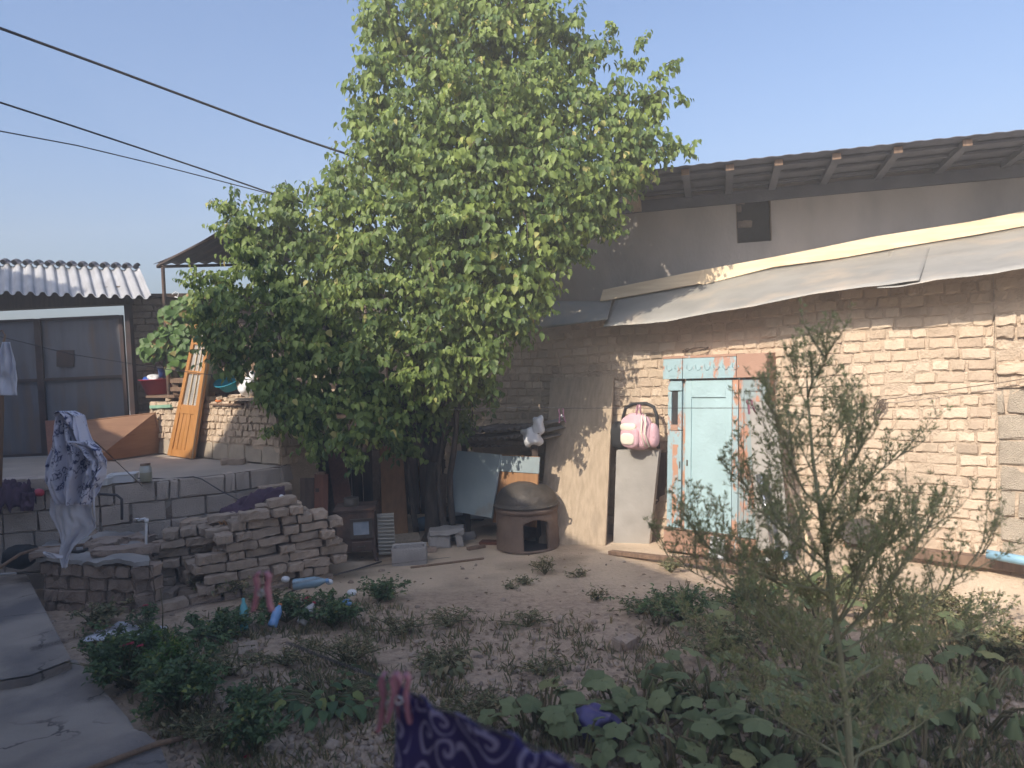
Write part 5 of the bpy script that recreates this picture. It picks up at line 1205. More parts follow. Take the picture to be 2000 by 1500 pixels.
# ================================================================ HANGING CLOTHES
# printed shirt, white trousers
m_print = mat('printed_shirt', (.66, .66, .76), (.60, .60, .70), 5, bump=.25, bscale=18, trans=.15)
def print_pat(m, dark, sc, lo, hi, dist=1.6):
    nn = m.node_tree.nodes; L = m.node_tree.links; b = nn['Principled BSDF']; col = b.inputs['Base Color'].links[0].from_socket
    tc = nn.new('ShaderNodeTexCoord'); n1 = nn.new('ShaderNodeTexNoise'); n1.inputs['Scale'].default_value = sc; n1.inputs['Detail'].default_value = 2; n1.inputs['Distortion'].default_value = dist
    L.new(tc.outputs['Object'], n1.inputs['Vector'])
    s_ = nn.new('ShaderNodeMath'); s_.operation = 'SUBTRACT'; s_.inputs[1].default_value = .5; L.new(n1.outputs[0], s_.inputs[0])
    ab = nn.new('ShaderNodeMath'); ab.operation = 'ABSOLUTE'; L.new(s_.outputs[0], ab.inputs[0])
    mr = nn.new('ShaderNodeMapRange'); mr.inputs[1].default_value = lo; mr.inputs[2].default_value = hi; L.new(ab.outputs[0], mr.inputs[0])
    n2 = nn.new('ShaderNodeTexNoise'); n2.inputs['Scale'].default_value = sc*.55; L.new(tc.outputs['Object'], n2.inputs['Vector'])
    m2 = nn.new('ShaderNodeMapRange'); m2.inputs[1].default_value = .50; m2.inputs[2].default_value = .53; m2.inputs[3].default_value = 1; m2.inputs[4].default_value = 0; L.new(n2.outputs[0], m2.inputs[0])
    mm = nn.new('ShaderNodeMath'); mm.operation = 'MAXIMUM'; L.new(mr.outputs[0], mm.inputs[0]); L.new(m2.outputs[0], mm.inputs[1])
    mx = nn.new('ShaderNodeMix'); mx.data_type = 'RGBA'; L.new(mm.outputs[0], mx.inputs[0]); mx.inputs[6].default_value = (*dark, 1); L.new(col, mx.inputs[7]); L.new(mx.outputs[2], b.inputs['Base Color'])
print_pat(m_print, (.05, .06, .16), 19, .035, .055, 1.3)
HD = 4.6
shirt = drape('shirt', m_print, 'white shirt with dark blue print pegged up in a bunch on the clothesline', 'shirt', [(803, 116, 133), (812, 102, 152), (830, 99, 158), (860, 97, 172), (885, 92, 192), (900, 88, 202), (920, 86, 200), (940, 84, 195), (960, 90, 190), (985, 104, 178)], HD, .06, 19, 110, 130, seed=2)
o = drape('sleeve', m_print, None, None, [(862, 130, 172), (880, 150, 196), (900, 172, 202), (930, 176, 198), (952, 165, 190)], HD-.10, .05, 12, 40, 50, seed=8)
for k_ in ('label', 'category'):
    if k_ in o: del o[k_]
o.location = o.location-shirt.location; o.parent = shirt
drape('trousers', m_cloth, 'plain white cloth hanging in a point below the printed shirt', 'cloth', [(950, 128, 174), (975, 98, 177), (1000, 97, 182), (1030, 104, 189), (1045, 112, 175), (1065, 115, 148), (1085, 112, 137), (1108, 122, 132)], HD+.06, .035, 9, 50, 80, seed=4)
drape('cloth', m_cloth, 'small white end of cloth sticking out left under the pointed white cloth', 'cloth', [(1078, 84, 92), (1084, 86, 122), (1091, 96, 124)], HD+.02, .01, 5, 20, 10, seed=3)
tag(MB().tube([P(184, 940, HD), P(183, 985, HD), P(186, 1020, HD)], .006, 6).build('cord', m_cloth, smooth=True), 'white drawstring hanging beside the printed shirt', 'cord')
# white cloth at far left with a hooked stick
drape('towel', m_cloth, 'plain white towel hanging in front of the gate at the left edge', 'towel', [(668, 4, 20), (680, 2, 24), (710, 0, 32), (740, -4, 35), (772, -6, 38)], 6.4, .03, 10, 40, 50, seed=1)
st_ = MB().tube([P(-4, 950, 6.5), P(2, 800, 6.5), P(3, 690, 6.5), P(10, 655, 6.5), P(4, 645, 6.5), P(-6, 652, 6.5)], [.03, .024, .012, .008, .007, .006], 8).build('stick', m_wood, smooth=True)
tag(st_, 'crooked wooden stick post at the left edge carrying the white towel', 'post')
# clotheslines and pegs
def cl(name, label, pts, r, m=m_cable): return tag(MB().tube([P(*p) for p in pts], r, 6).build(name, m, smooth=True), label, 'clothesline')
cl('clothesline', 'thin clothesline from the gate across the leaning glazed door to the tree', ((-30, 650, 7.0), (140, 692, 7.6), (330, 722, 8.3), (490, 742, 8.2), (620, 760, 7.9)), .004)
cl('clothesline', 'sagging line from the printed shirt down to the jar', ((120, 806, HD), (200, 875, 5.3), (278, 950, 6.9)), .003)
cl('clothesline', 'fine wire stretched from the tree past the plywood sheet to the blue wardrobe', ((880, 800, 6.2), (1040, 795, 5.2), (1100, 797, 4.9), (1300, 797, 4.3), (1465, 797, 3.9), (1600, 812, 3.6)), .0018)
cl('clothesline', 'dark line rising from lower left over the weeds to the foot of the tree', ((60, 1268, 1.25), (300, 1208, 1.35), (400, 1178, 1.45), (532, 1149, 1.6), (730, 1106, 2.6), (880, 1088, 7.2)), .0016)
cl('clothesline', 'clothesline carrying the dark blue towel close to the camera', ((560, 1255, 1.55), (700, 1310, 1.42), (775, 1336, 1.35), (850, 1382, 1.27), (1000, 1440, 1.15), (1135, 1500, 1.05), (1300, 1590, .95)), .0022)
def peg(u, v, h, d, m, label, tiltx=0.0):
    """two-armed spring peg, h pixels tall"""
    hm = h*d/FPX; c = P(u, v, d); t = empty('clothes_peg', c, label, 'clothes peg')
    X_ = vr*math.cos(tiltx)+vu*math.sin(tiltx); Z_ = vu*math.cos(tiltx)-vr*math.sin(tiltx)
    for s_ in (-1, 1):
        pts = [(s_*.10, .5), (s_*.17, .38), (s_*.12, .12), (s_*.15, -.05), (s_*.18, -.3), (s_*.24, -.5)]
        mb = MB(); w_ = .045*hm
        vs = []; n_ = len(pts)
        for x, z in pts:
            for dy in (-.13, .13):
                for dx in (-1, 1): vs.append(c+X_*(x*hm+dx*w_)+Z_*z*hm+vf*dy*hm)
        fs = []
        for i in range(n_-1):
            a = i*4; b = a+4; fs += [(a, a+1, b+1, b), (a+2, b+2, b+3, a+3), (a, b, b+2, a+2), (a+1, a+3, b+3, b+1)]
        fs += [(0, 2, 3, 1), ((n_-1)*4, (n_-1)*4+1, (n_-1)*4+3, (n_-1)*4+2)]
        mb.add(vs, fs); mb.build('jaw', m, t, bevel=.006*hm*3)
    ring_ = [c+X_*math.cos(a*.7)*.075*hm+Z_*(math.sin(a*.7)*.075+.0)*hm-vf*.15*hm for a in range(10)]
    MB().tube(ring_, .022*hm, 6).build('spring', m_steel, t, smooth=True)
    return t
peg(513, 1155, 76, 1.55, m_pink, 'large dusty pink peg on the line over the weeds beside the blue bottles')
m_dpeg = mat('dark_plum_plastic', (.16, .08, .12), rough=.5)
peg(1097, 812, 28, 4.9, m_dpeg, 'dark plum peg on the fine wire in front of the plywood sheet', .1)
peg(1466, 794, 28, 3.9, m_pink, 'pink peg on the fine wire in front of the blue wardrobe', .25)
peg(764, 1370, 110, 1.34, m_pink, 'pair of rose coloured peg arms at the corner of the dark blue towel, left one', .04)
peg(781, 1362, 95, 1.30, m_pink, 'rose coloured peg gripping the dark blue towel corner, right one', -.04)
peg(1248, 800, 20, 4.4, m_pink, 'tiny pink peg on the fine wire above the pink backpack')
# foreground towel
m_towel = mat('indigo_towel', (.040, .030, .115), (.05, .04, .14), 5, bump=.35, bscale=220, rough=.95)
def swirls(m):
    nn = m.node_tree.nodes; L = m.node_tree.links; b = nn['Principled BSDF']; col = b.inputs['Base Color'].links[0].from_socket
    uv = nn.new('ShaderNodeAttribute'); uv.attribute_name = 'cloth_uv'
    n1 = nn.new('ShaderNodeTexNoise'); n1.inputs['Scale'].default_value = 7; n1.inputs['Detail'].default_value = 1; L.new(uv.outputs['Vector'], n1.inputs['Vector'])
    ad = nn.new('ShaderNodeVectorMath'); ad.operation = 'MULTIPLY_ADD'; ad.inputs[1].default_value = (.11, .11, 0); L.new(n1.outputs['Color'], ad.inputs[0]); L.new(uv.outputs['Vector'], ad.inputs[2])
    vo = nn.new('ShaderNodeTexVoronoi'); vo.voronoi_dimensions = '2D'; vo.inputs['Scale'].default_value = 17; vo.inputs['Randomness'].default_value = .75; L.new(ad.outputs[0], vo.inputs['Vector'])
    # spiral: distance from the cell centre plus an angle term
    sb = nn.new('ShaderNodeVectorMath'); sb.operation = 'SUBTRACT'; L.new(ad.outputs[0], sb.inputs[0]); L.new(vo.outputs['Position'], sb.inputs[1])
    sx = nn.new('ShaderNodeSeparateXYZ'); L.new(sb.outputs[0], sx.inputs[0])
    at = nn.new('ShaderNodeMath'); at.operation = 'ARCTAN2'; L.new(sx.outputs[1], at.inputs[0]); L.new(sx.outputs[0], at.inputs[1])
    a2 = nn.new('ShaderNodeMath'); a2.operation = 'MULTIPLY'; a2.inputs[1].default_value = 1/(2*math.pi); L.new(at.outputs[0], a2.inputs[0])
    d2 = nn.new('ShaderNodeMath'); d2.operation = 'MULTIPLY_ADD'; d2.inputs[1].default_value = 2.6; L.new(vo.outputs['Distance'], d2.inputs[0]); L.new(a2.outputs[0], d2.inputs[2])
    fr = nn.new('ShaderNodeMath'); fr.operation = 'FRACT'; L.new(d2.outputs[0], fr.inputs[0])
    s_ = nn.new('ShaderNodeMath'); s_.operation = 'SUBTRACT'; s_.inputs[1].default_value = .5; L.new(fr.outputs[0], s_.inputs[0])
    ab = nn.new('ShaderNodeMath'); ab.operation = 'ABSOLUTE'; L.new(s_.outputs[0], ab.inputs[0])
    mr = nn.new('ShaderNodeMapRange'); mr.inputs[1].default_value = .15; mr.inputs[2].default_value = .19; mr.inputs[3].default_value = 1; mr.inputs[4].default_value = 0; L.new(ab.outputs[0], mr.inputs[0])
    m3 = nn.new('ShaderNodeMapRange'); m3.inputs[1].default_value = .50; m3.inputs[2].default_value = .55; m3.inputs[3].default_value = 1; m3.inputs[4].default_value = 0; L.new(vo.outputs['Distance'], m3.inputs[0])
    mu = nn.new('ShaderNodeMath'); mu.operation = 'MULTIPLY'; L.new(mr.outputs[0], mu.inputs[0]); L.new(m3.outputs[0], mu.inputs[1])
    # pale hem near u = 0
    s0 = nn.new('ShaderNodeSeparateXYZ'); L.new(uv.outputs['Vector'], s0.inputs[0]); h_ = nn.new('ShaderNodeMapRange'); h_.inputs[1].default_value = .004; h_.inputs[2].default_value = .006; h_.inputs[3].default_value = 1; h_.inputs[4].default_value = 0; L.new(s0.outputs[0], h_.inputs[0])
    mm = nn.new('ShaderNodeMath'); mm.operation = 'MAXIMUM'; L.new(mu.outputs[0], mm.inputs[0]); L.new(h_.outputs[0], mm.inputs[1])
    mx = nn.new('ShaderNodeMix'); mx.data_type = 'RGBA'; L.new(mm.outputs[0], mx.inputs[0]); L.new(col, mx.inputs[6]); mx.inputs[7].default_value = (.27, .25, .40, 1); L.new(mx.outputs[2], b.inputs['Base Color'])
swirls(m_towel)
tl_pts = [P(775, 1335, 1.36), P(850, 1381, 1.28), P(1000, 1440, 1.16), P(1135, 1502, 1.06), P(1300, 1590, .97)]
def linept(s):
    k_ = s*(len(tl_pts)-1); i = min(int(k_), len(tl_pts)-2); return tl_pts[i].lerp(tl_pts[i+1], k_-i)
TL = sum((tl_pts[i+1]-tl_pts[i]).length for i in range(len(tl_pts)-1)); uvs = []
def twf(a, b):
    q = linept(a); n_ = Vector((-.5, -.85, 0)).normalized()
    uvs.append((a*TL, b*.42, 0))
    bb = max(0, b-.03); sag = .006*math.sin(a*40)
    return q+z_*(.004 if b < .03 else -.42*bb)+n_*(.008+.022*bb**.5*math.sin(a*15+1.5*b)+.012*noise.noise(Vector((a*9, b*4, 0))))+Vector((.012*b, 0, sag*(1-b)))
mb = MB().grid(twf, 160, 70); tw = mb.build('towel', m_towel, smooth=True, solid=.004)
at = tw.data.attributes.new('cloth_uv', 'FLOAT_VECTOR', 'POINT'); at.data.foreach_set('vector', [c for q in uvs for c in q])
tag(tw, 'dark indigo towel with pale scroll pattern hanging close to the camera', 'towel')

# ================================================================ OVERHEAD WIRES
def wire(label, pts, r):
    q = [P(*p) for p in pts]; q = [q[0]+(q[0]-q[1]).normalized()*4.5+Vector((0, 0, .25))]+q
    return tag(MB().tube(q, r, 6).build('power_cable', m_cable, smooth=True), label, 'cable')
wire('thickest overhead cable, the upper one of the three running into the tree', ((-90, 12, 5.0), (0, 55, 5.3), (200, 128, 5.9), (350, 184, 6.3), (500, 240, 6.8), (600, 275, 7.1), (675, 300, 7.3), (790, 340, 7.5)), .011)
wire('middle overhead cable between the thick upper one and the lowest one', ((-90, 172, 5.2), (0, 200, 5.5), (130, 242, 6.0), (260, 285, 6.5), (400, 332, 7.0), (520, 374, 7.4), (640, 410, 7.6)), .008)
wire('lowest and thinnest of the three overhead cables', ((-90, 240, 5.4), (0, 256, 5.7), (150, 284, 6.2), (300, 320, 6.8), (440, 356, 7.3), (540, 382, 7.5), (640, 405, 7.6)), .0055)
# ================================================================ PLANTS OF THE GARDEN
m_dgreen = leafmat('rose_leaf', (.06, .105, .045), (.13, .20, .08), (.22, .24, .06), trans=.25, yfrac=.97)
m_weed = leafmat('weed_leaf', (.13, .14, .07), (.23, .23, .115), (.34, .27, .15), trans=.25, yfrac=.82)
m_lgreen = leafmat('light_green_leaf', (.07, .16, .03), (.13, .25, .05), (.30, .32, .08), trans=.35)
m_squash = leafmat('squash_leaf', (.12, .15, .07), (.21, .24, .115), (.24, .24, .10), trans=.2, rough=.8, yfrac=.98)
m_feath = leafmat('feathery_leaf', (.22, .26, .12), (.33, .36, .18), (.42, .37, .22), trans=.4, yfrac=.80)
m_stem = mat('green_stem', (.12, .13, .06), (.16, .12, .07), 9)
m_dry = mat('dry_litter', (.30, .22, .14), (.17, .12, .08), 9, attr=.5)
m_rose = mat('rose_petal', (.42, .02, .06), (.30, .01, .04), 9, rough=.6)

def bush(name, label, cat, c, rx, ry, h, n, leaf, m, group=None, wid=.6, stems=9, low=0, upw=.5):
    """branching leafy plant: stems fan out of c, leaves sit along them"""
    t = empty(name, c, label, cat, group); mb = MB(); pos, ax, up, sz = [], [], [], []
    per = max(2, n//(stems*3))
    for _ in range(stems):
        a = rnd.uniform(0, 6.28); rr = rnd.random()**.6; tip = c+Vector((math.cos(a)*rx*rr, math.sin(a)*ry*rr, h*rnd.uniform(.55, 1)*(1-.35*rr)))
        mid = c.lerp(tip, .5)+Vector((0, 0, h*.12)); mb.tube([c, mid, tip], [.006, .004, .002], 4, cap=False)
        for _ in range(3):
            s = rnd.uniform(.25, .95); b0_ = c.lerp(mid, s*2) if s < .5 else mid.lerp(tip, s*2-1)
            e_ = b0_+Vector((rnd.gauss(0, rx*.28), rnd.gauss(0, ry*.28), rnd.uniform(-.02, .3)*h)); mb.tube([b0_, e_], [.003, .0012], 3, cap=False)
            for i in range(per):
                q = b0_.lerp(e_, rnd.uniform(.1, 1.1))+Vector((rnd.gauss(0, .012), rnd.gauss(0, .012), rnd.gauss(0, .012))); q.z = max(q.z, c.z+low)
                pos.append(q); ax.append(Vector((rnd.gauss(0, 1), rnd.gauss(0, 1), rnd.gauss(0, .5)))); up.append(Vector((rnd.gauss(0, .5), rnd.gauss(-.2, .5), 1))); sz.append(leaf*rnd.uniform(.6, 1.25))
    scatter('foliage', LEAF_V, LEAF_F, np.array(pos), frames(np.array(ax), np.array(up), sz, np.array(sz)*wid), m, t)
    mb.build('stem', m_stem, t)
    return t
def flower(par, q, r, m=None):
    mb = MB()
    for k_ in range(9):
        a = k_*.7+rnd.random()*.3; rr = r*(.45+.55*(k_ % 3)/2); d_ = Vector((math.cos(a), math.sin(a), .6-.2*(k_ % 3))).normalized(); s_ = Vector((-math.sin(a), math.cos(a), 0))
        mb.add([q, q+d_*rr*.6+s_*rr*.45, q+d_*rr, q+d_*rr*.6-s_*rr*.45], [(0, 1, 2, 3)])
    return mb.build('flower', m or m_rose, par)
# rose bushes along the walkway
def rose(u, v, rx, ry, h, n, label, fl):
    c = gz(u, v); t = bush('rose_bush', label, 'rose bush', c, rx, ry, h, n, .036, m_dgreen, 'rose bushes beside the walkway', stems=max(8, n//110))
    for (fu, fv, fr) in fl:
        d_ = (c-CP).dot(vf)-ry*.4; q = P(fu, fv, d_); flower(t, q, fr)
        MB().tube([c, c.lerp(q, .6)+Vector((0, 0, .03)), q], [.005, .003, .002], 4).build('flower_stem', m_stem, t)
    return t
rose(250, 1345, .36, .34, .40, 2600, 'dense dark green rose bush with red blooms nearest the step of the walkway', ((255, 1258, .030), (275, 1262, .026), (240, 1262, .02)))
rose(350, 1400, .34, .30, .42, 2400, 'large dark rose bush at the walkway edge, right of the blooming one', ())
rose(300, 1300, .30, .30, .26, 1200, 'low rose growth in front of the white cloth on the ground', ())
rose(285, 1240, .14, .12, .28, 260, 'thin rose with one red bloom growing against the tap box', ((285, 1183, .028),))
rose(500, 1470, .20, .16, .26, 700, 'small rose with a red bloom at the bottom of the picture', ((484, 1478, .022),))
rose(480, 1395, .18, .15, .20, 420, 'straggly rose left of the broad leaved weed', ((512, 1394, .018),))
# light green feathery plant among the roses
c = gz(335, 1365); bush('basil_plant', 'bright light green bushy herb standing in front of the dark roses', 'herb', c, .16, .14, .42, 900, .032, m_lgreen, wid=.4, stems=14)
c = gz(430, 1215); 
for (u, v, rx, h, n, lb) in ((430, 1248, .34, .22, 1400, 'low leafy green plant left of the blue bottles'), (560, 1215, .30, .22, 1100, 'low leafy green plant behind the upright pink peg'), (650, 1225, .34, .24, 1300, 'leafy green weed mass holding the white and blue bottles'), (740, 1175, .24, .20, 700, 'tufted green weed at the far right end of the bottle patch'), (445, 1170, .26, .24, 600, 'spindly green weed at the foot of the brick stack'), (520, 1180, .2, .14, 300, 'small weed between brick stack and pink peg'), (180, 1225, .32, .18, 600, 'grey green weeds at the foot of the tap box')):
    c = gz(u, v); bush('garden_weed', lb, 'weed', c, rx, rx*.8, h, n, .034, m_dgreen if n > 600 else m_weed, wid=.65, stems=16)
# small weeds on the bare yard
for i, (u, v, rx, h, n, lb) in enumerate(((1065, 1122, .17, .17, 240, 'biggest grey green weed on the bare earth in front of the hearth'), (1030, 1142, .14, .08, 140, 'flat weed just below the biggest one in front of the hearth'), (1130, 1128, .10, .08, 110, 'small weed right of the biggest one before the plywood'), (1165, 1172, .12, .09, 130, 'weed tuft alone in the middle of the bare earth'), (1310, 1118, .16, .14, 220, 'weed in the sun at the foot of the wardrobe'), (1000, 1150, .07, .05, 60, 'tiny weed at the left of the flat one'),
     (1030, 1225, .22, .11, 260, 'low brownish weed in the centre of the garden'), (880, 1225, .26, .14, 340, 'thin brownish weed behind the towel'), (780, 1240, .24, .16, 320, 'dusty weed left of the garden centre'), (1060, 1320, .20, .13, 220, 'dry weed among clods right of the towel corner'), (680, 1300, .28, .20, 420, 'loose dusty weed in the left bed'), (860, 1310, .24, .12, 300, 'pale weed with wide leaves below the brownish one'), (700, 1370, .2, .14, 260, 'weed near the towel corner'),
     (450, 1320, .26, .2, 420, 'spindly yellowish weed in the middle of the left bed'), (420, 1450, .3, .18, 420, 'dusty straggling weed at the lower left bed'), (560, 1300, .22, .14, 300, 'thin weed below the single sunken brick'), (930, 1395, .3, .10, 380, 'flat green weed left of the squash leaves'), (1250, 1200, .2, .12, 240, 'weed at the edge of the squash patch'), (770, 1440, .0+.1, .06, 60, 'tiny weed hidden by the pink pegs'))):
    c = gz(u, v); bush('yard_weed', lb, 'weed', c, rx, rx*.8, h, n, .030, m_weed, 'weeds dotted over the yard', wid=.42, stems=max(6, n//22))
# broad leaved weed left of the towel
def rosette(name, label, cat, c, n, size, m, h=.10, spread=.25, group=None):
    t = empty(name, c, label, cat, group); pos, ax, up, sz = [], [], [], []; mb = MB()
    for i in range(n):
        a = rnd.uniform(0, 6.28); r_ = spread*rnd.random()**.6; q = c+Vector((math.cos(a)*r_, math.sin(a)*r_, rnd.uniform(.3, 1)*h))
        mb.tube([c, c.lerp(q, .6)+z_*.03, q], [.005, .004, .003], 4, cap=False)
        pos.append(q); ax.append(Vector((math.cos(a)+rnd.gauss(0, .3), math.sin(a)+rnd.gauss(0, .3), -.35+rnd.gauss(0, .2)))); up.append(Vector((rnd.gauss(0, .25), rnd.gauss(-.2, .25), 1))); sz.append(size*rnd.uniform(.7, 1.2))
    scatter('foliage', LEAF_V, LEAF_F, np.array(pos), frames(np.array(ax), np.array(up), sz, np.array(sz)*.75), m, t); mb.build('stem', m_stem, t); return t
rosette('broad_leaved_weed', 'broad leaved weed in the bed left of the dark blue towel', 'weed', gz(640, 1385), 90, .085, m_dgreen, .14, .32)
rosette('broad_leaved_weed', 'second broad leaved weed, smaller, right of the dusty one in the bed', 'weed', gz(870, 1300), 40, .07, m_weed, .08, .2)

# squash plants: big soft lobed leaves on long stalks, many wilting like closed umbrellas
SQN = 20
def squash_leaf_tmpl(wilt):
    vs = [(0, 0, 0)]; fs = []
    for ring, rr in ((1, .35), (2, .7), (3, 1.0)):
        for k_ in range(SQN):
            a = 2*math.pi*k_/SQN; lob = 1+.13*math.cos(5*a)+.03*math.cos(15*a) if ring == 3 else 1
            if abs(((a+math.pi) % (2*math.pi))-math.pi) < .3: lob *= .62 if ring == 3 else .8
            r_ = rr*lob; fold = .07*math.cos(5*a+math.pi)*rr
            if wilt: x, y, z = r_*.55*math.cos(a)*(1-.25*rr), r_*.55*math.sin(a)*(1-.25*rr), -.95*rr**1.2+fold*1.5+.10*math.cos(5*a)
            else: x, y, z = r_*math.cos(a), r_*math.sin(a), -.22*rr*rr+fold
            vs.append((-x, y, z))
    for k_ in range(SQN): fs.append((0, 1+k_, 1+(k_+1) % SQN))
    for ring in (0, 1):
        for k_ in range(SQN): a = 1+ring*SQN+k_; b = 1+ring*SQN+(k_+1) % SQN; fs.append((a, a+SQN, b+SQN, b))
    return vs, fs
SQ = [squash_leaf_tmpl(False), squash_leaf_tmpl(True)]
def squash(label, c, n, spread, size, wiltf, h=.22, sx=1.0):
    t = empty('squash_plant', c, label, 'squash plant', 'squash plants at the right of the garden'); mb = MB()
    data = {0: ([], [], [], []), 1: ([], [], [], [])}
    for i in range(int(n*1.35)):
        a = rnd.uniform(0, 6.28); r_ = spread*rnd.random()**.55; x, y = c.x+math.cos(a)*r_*sx, c.y+math.sin(a)*r_
        w_ = 1 if rnd.random() < wiltf else 0; s_ = size*rnd.uniform(.42, .95); zz_ = gheight(x, y)+h*rnd.uniform(.45, 1.1); q = Vector((x, y, zz_))
        g_ = Vector((c.x+(x-c.x)*.5, c.y+(y-c.y)*.5, gheight(x, y)+.01)); mb.tube([g_, g_.lerp(q, .6)+Vector((0, 0, .04)), q], [.008, .006, .005], 5, cap=False)
        tl_ = .15 if w_ else .5; nrm = Vector((rnd.gauss(0, tl_), rnd.gauss(-.15, tl_), 1)).normalized()
        axd = Vector((math.cos(a), math.sin(a), 0)); d = data[w_]; d[0].append(q); d[1].append(axd); d[2].append(nrm); d[3].append(s_*.5)
    for w_ in (0, 1):
        d = data[w_]
        if d[0]: scatter('wilted_leaves' if w_ else 'leaves', SQ[w_][0], SQ[w_][1], np.array(d[0]), frames(np.array(d[1]), np.array(d[2]), d[3]), m_squash, t, smooth=True)
    mb.build('stalks', m_stem, t)
    return t
for (u, v, n, sp_, sz_, wf, lb) in (
    (1240, 1415, 26, .34, .17, .25, 'squash plant with flat broad leaves right beside the indigo towel'),
    (1050, 1430, 16, .26, .14, .1, 'smallest squash plant, flat leaves just above the towel edge'),
    (1130, 1480, 14, .24, .14, .2, 'squash plant hugging the ground at the lower edge right of the towel'),
    (1400, 1370, 28, .42, .19, .5, 'squash plant with large drooping leaves left of the feathery bush'),
    (1330, 1530, 24, .34, .18, .45, 'squash plant cut by the bottom edge left of the feathery bush'),
    (1480, 1490, 28, .38, .18, .5, 'squash plant at the foot of the feathery bush'),
    (1700, 1400, 24, .45, .20, .6, 'squash plant wilting behind the feathery bush'),
    (1880, 1400, 26, .50, .20, .75, 'squash plant with umbrella like wilted leaves at the right edge'),
    (1800, 1520, 20, .36, .19, .8, 'squash plant wilting at the lower right corner'),
    (1560, 1300, 20, .45, .18, .5, 'squash plant in shade behind the feathery bush trunk'),
    (1440, 1250, 18, .40, .15, .5, 'squash plant far left of the patch at the shadow edge'),
    (1600, 1190, 20, .40, .16, .5, 'squash plant in the sun behind the feathery bush'),
    (1870, 1290, 18, .40, .17, .4, 'half sunlit squash plant near the right edge')):
    squash(lb, gz(u, v), n, sp_, sz_, wf, .20)
# shrubby growth in the right patch
for (u, v, rx, h, n, lb) in ((1330, 1215, .42, .26, 1500, 'dark leafy weed thicket at the left edge of the squash patch'), (1470, 1200, .40, .30, 1400, 'dark weed thicket on the shadow line left of the feathery bush'), (1400, 1285, .38, .26, 1100, 'weedy growth among the drooping squash leaves'), (1760, 1210, .36, .26, 900, 'sunlit leafy weed right of the feathery bush trunk'), (1850, 1230, .40, .28, 1100, 'pale leafy weed in sun at the right side'), (1600, 1170, .45, .22, 900, 'low sunlit weed strip along the wall foot behind the bush'), (1950, 1300, .38, .3, 900, 'leafy weed at the right edge half in the sun')):
    c = gz(u, v); bush('tall_weed', lb, 'weed', c, rx, rx*.7, h, n, .034, m_weed if n < 1300 else m_dgreen, wid=.5, stems=20)

# tall feathery bush in the right foreground
FD = 2.75
fb = P(1668, 1560, FD); fb.z = gheight(fb.x, fb.y); 
ftop = P(1575, 725, FD+.15)
fea = empty('feathery_bush', fb, 'tall feathery bush with thin ascending branches in the right foreground', 'bush')
mb = MB(); pos, ax, up, sz = [], [], [], []
mid1, mid2 = P(1628, 1180, FD), P(1588, 900, FD+.05)
spine = [fb, P(1655, 1400, FD), mid1, P(1605, 1020, FD), mid2, P(1578, 780, FD+.1), ftop]
def spt(s):
    k_ = s*(len(spine)-1); i = min(int(k_), len(spine)-2); return spine[i].lerp(spine[i+1], k_-i)
mb.tube([spt(i/24) for i in range(25)], [.014*(1-i/24)+.002 for i in range(25)], 8)
def tuft(q, d, n=7, r=.013):
    for _ in range(n):
        a = (d*.8+Vector((rnd.gauss(0, .55), rnd.gauss(0, .55), rnd.gauss(.1, .45)))).normalized(); pos.append(q+a*rnd.uniform(0, .012)); ax.append(a); up.append(Vector((rnd.gauss(0, 1), rnd.gauss(0, 1), rnd.gauss(0, 1)))); sz.append(r*rnd.uniform(.6, 1.3))
def fbranch(a, d, L_, r, lev):
    k_ = 6; pts = [a]; q = a.copy(); dd = d.copy()
    for i in range(k_):
        dd = (dd+Vector((rnd.gauss(0, .09), rnd.gauss(0, .09), rnd.gauss(.05, .06)))).normalized(); q = q+dd*L_/k_; pts.append(q.copy())
    mb.tube(pts, [r*(1-.8*i/k_) for i in range(k_+1)], 4 if lev else 5, cap=False)
    if lev < 2:
        nb = (int(7+L_*17) if lev == 0 else int(3+L_*16))
        for _ in range(nb):
            s = rnd.uniform(.22, 1)*k_; i = min(int(s), k_-1); st_ = pts[i].lerp(pts[i+1], s-i)
            dv = (dd*.75+Vector((rnd.gauss(0, .5), rnd.gauss(0, .5), rnd.uniform(.1, .7)))).normalized()
            fbranch(st_, dv, L_*rnd.uniform(.22, .42) if lev == 0 else rnd.uniform(.03, .07), r*.5, lev+1)
    else:
        for p in pts[1::2]: tuft(p, dd, 2, .013)
    tuft(q, dd, 6 if lev else 5)
    if lev == 1:
        for p in pts[2:]: tuft(p, dd, 1, .012)
# main side branches: (start along the stem, image-plane end point)
ends = [(.62, 1510, 745), (.72, 1640, 770), (.66, 1650, 800), (.55, 1460, 800), (.5, 1700, 790), (.5, 1475, 880), (.55, 1660, 860), (.42, 1380, 905), (.45, 1720, 880), (.4, 1430, 960), (.45, 1690, 960),
        (.33, 1320, 1010), (.36, 1370, 1060), (.36, 1800, 970), (.30, 1760, 1010), (.30, 1290, 1100), (.34, 1450, 1050), (.28, 1860, 1010), (.26, 1930, 1080), (.28, 1820, 1090), (.30, 1700, 1050), (.28, 1500, 1120), (.24, 1340, 1150), (.22, 1880, 1180), (.22, 1400, 1200),
        (.18, 1330, 1260), (.2, 1760, 1170), (.16, 1800, 1260), (.15, 1480, 1250), (.12, 1420, 1330), (.12, 1850, 1330), (.1, 1560, 1290), (.1, 1720, 1320), (.08, 1500, 1400), (.08, 1780, 1400), (.38, 1560, 1000), (.42, 1640, 1010), (.8, 1545, 690), (.85, 1600, 700)]
for (s, u, v) in ends:
    a = spt(s); e_ = P(u, v, FD+rnd.uniform(-.38, .38)); L_ = (e_-a).length*.93; d = ((e_-a).normalized()+Vector((0, 0, -.12))).normalized(); fbranch(a, d, L_, .0055 if L_ > .4 else .003, 0)
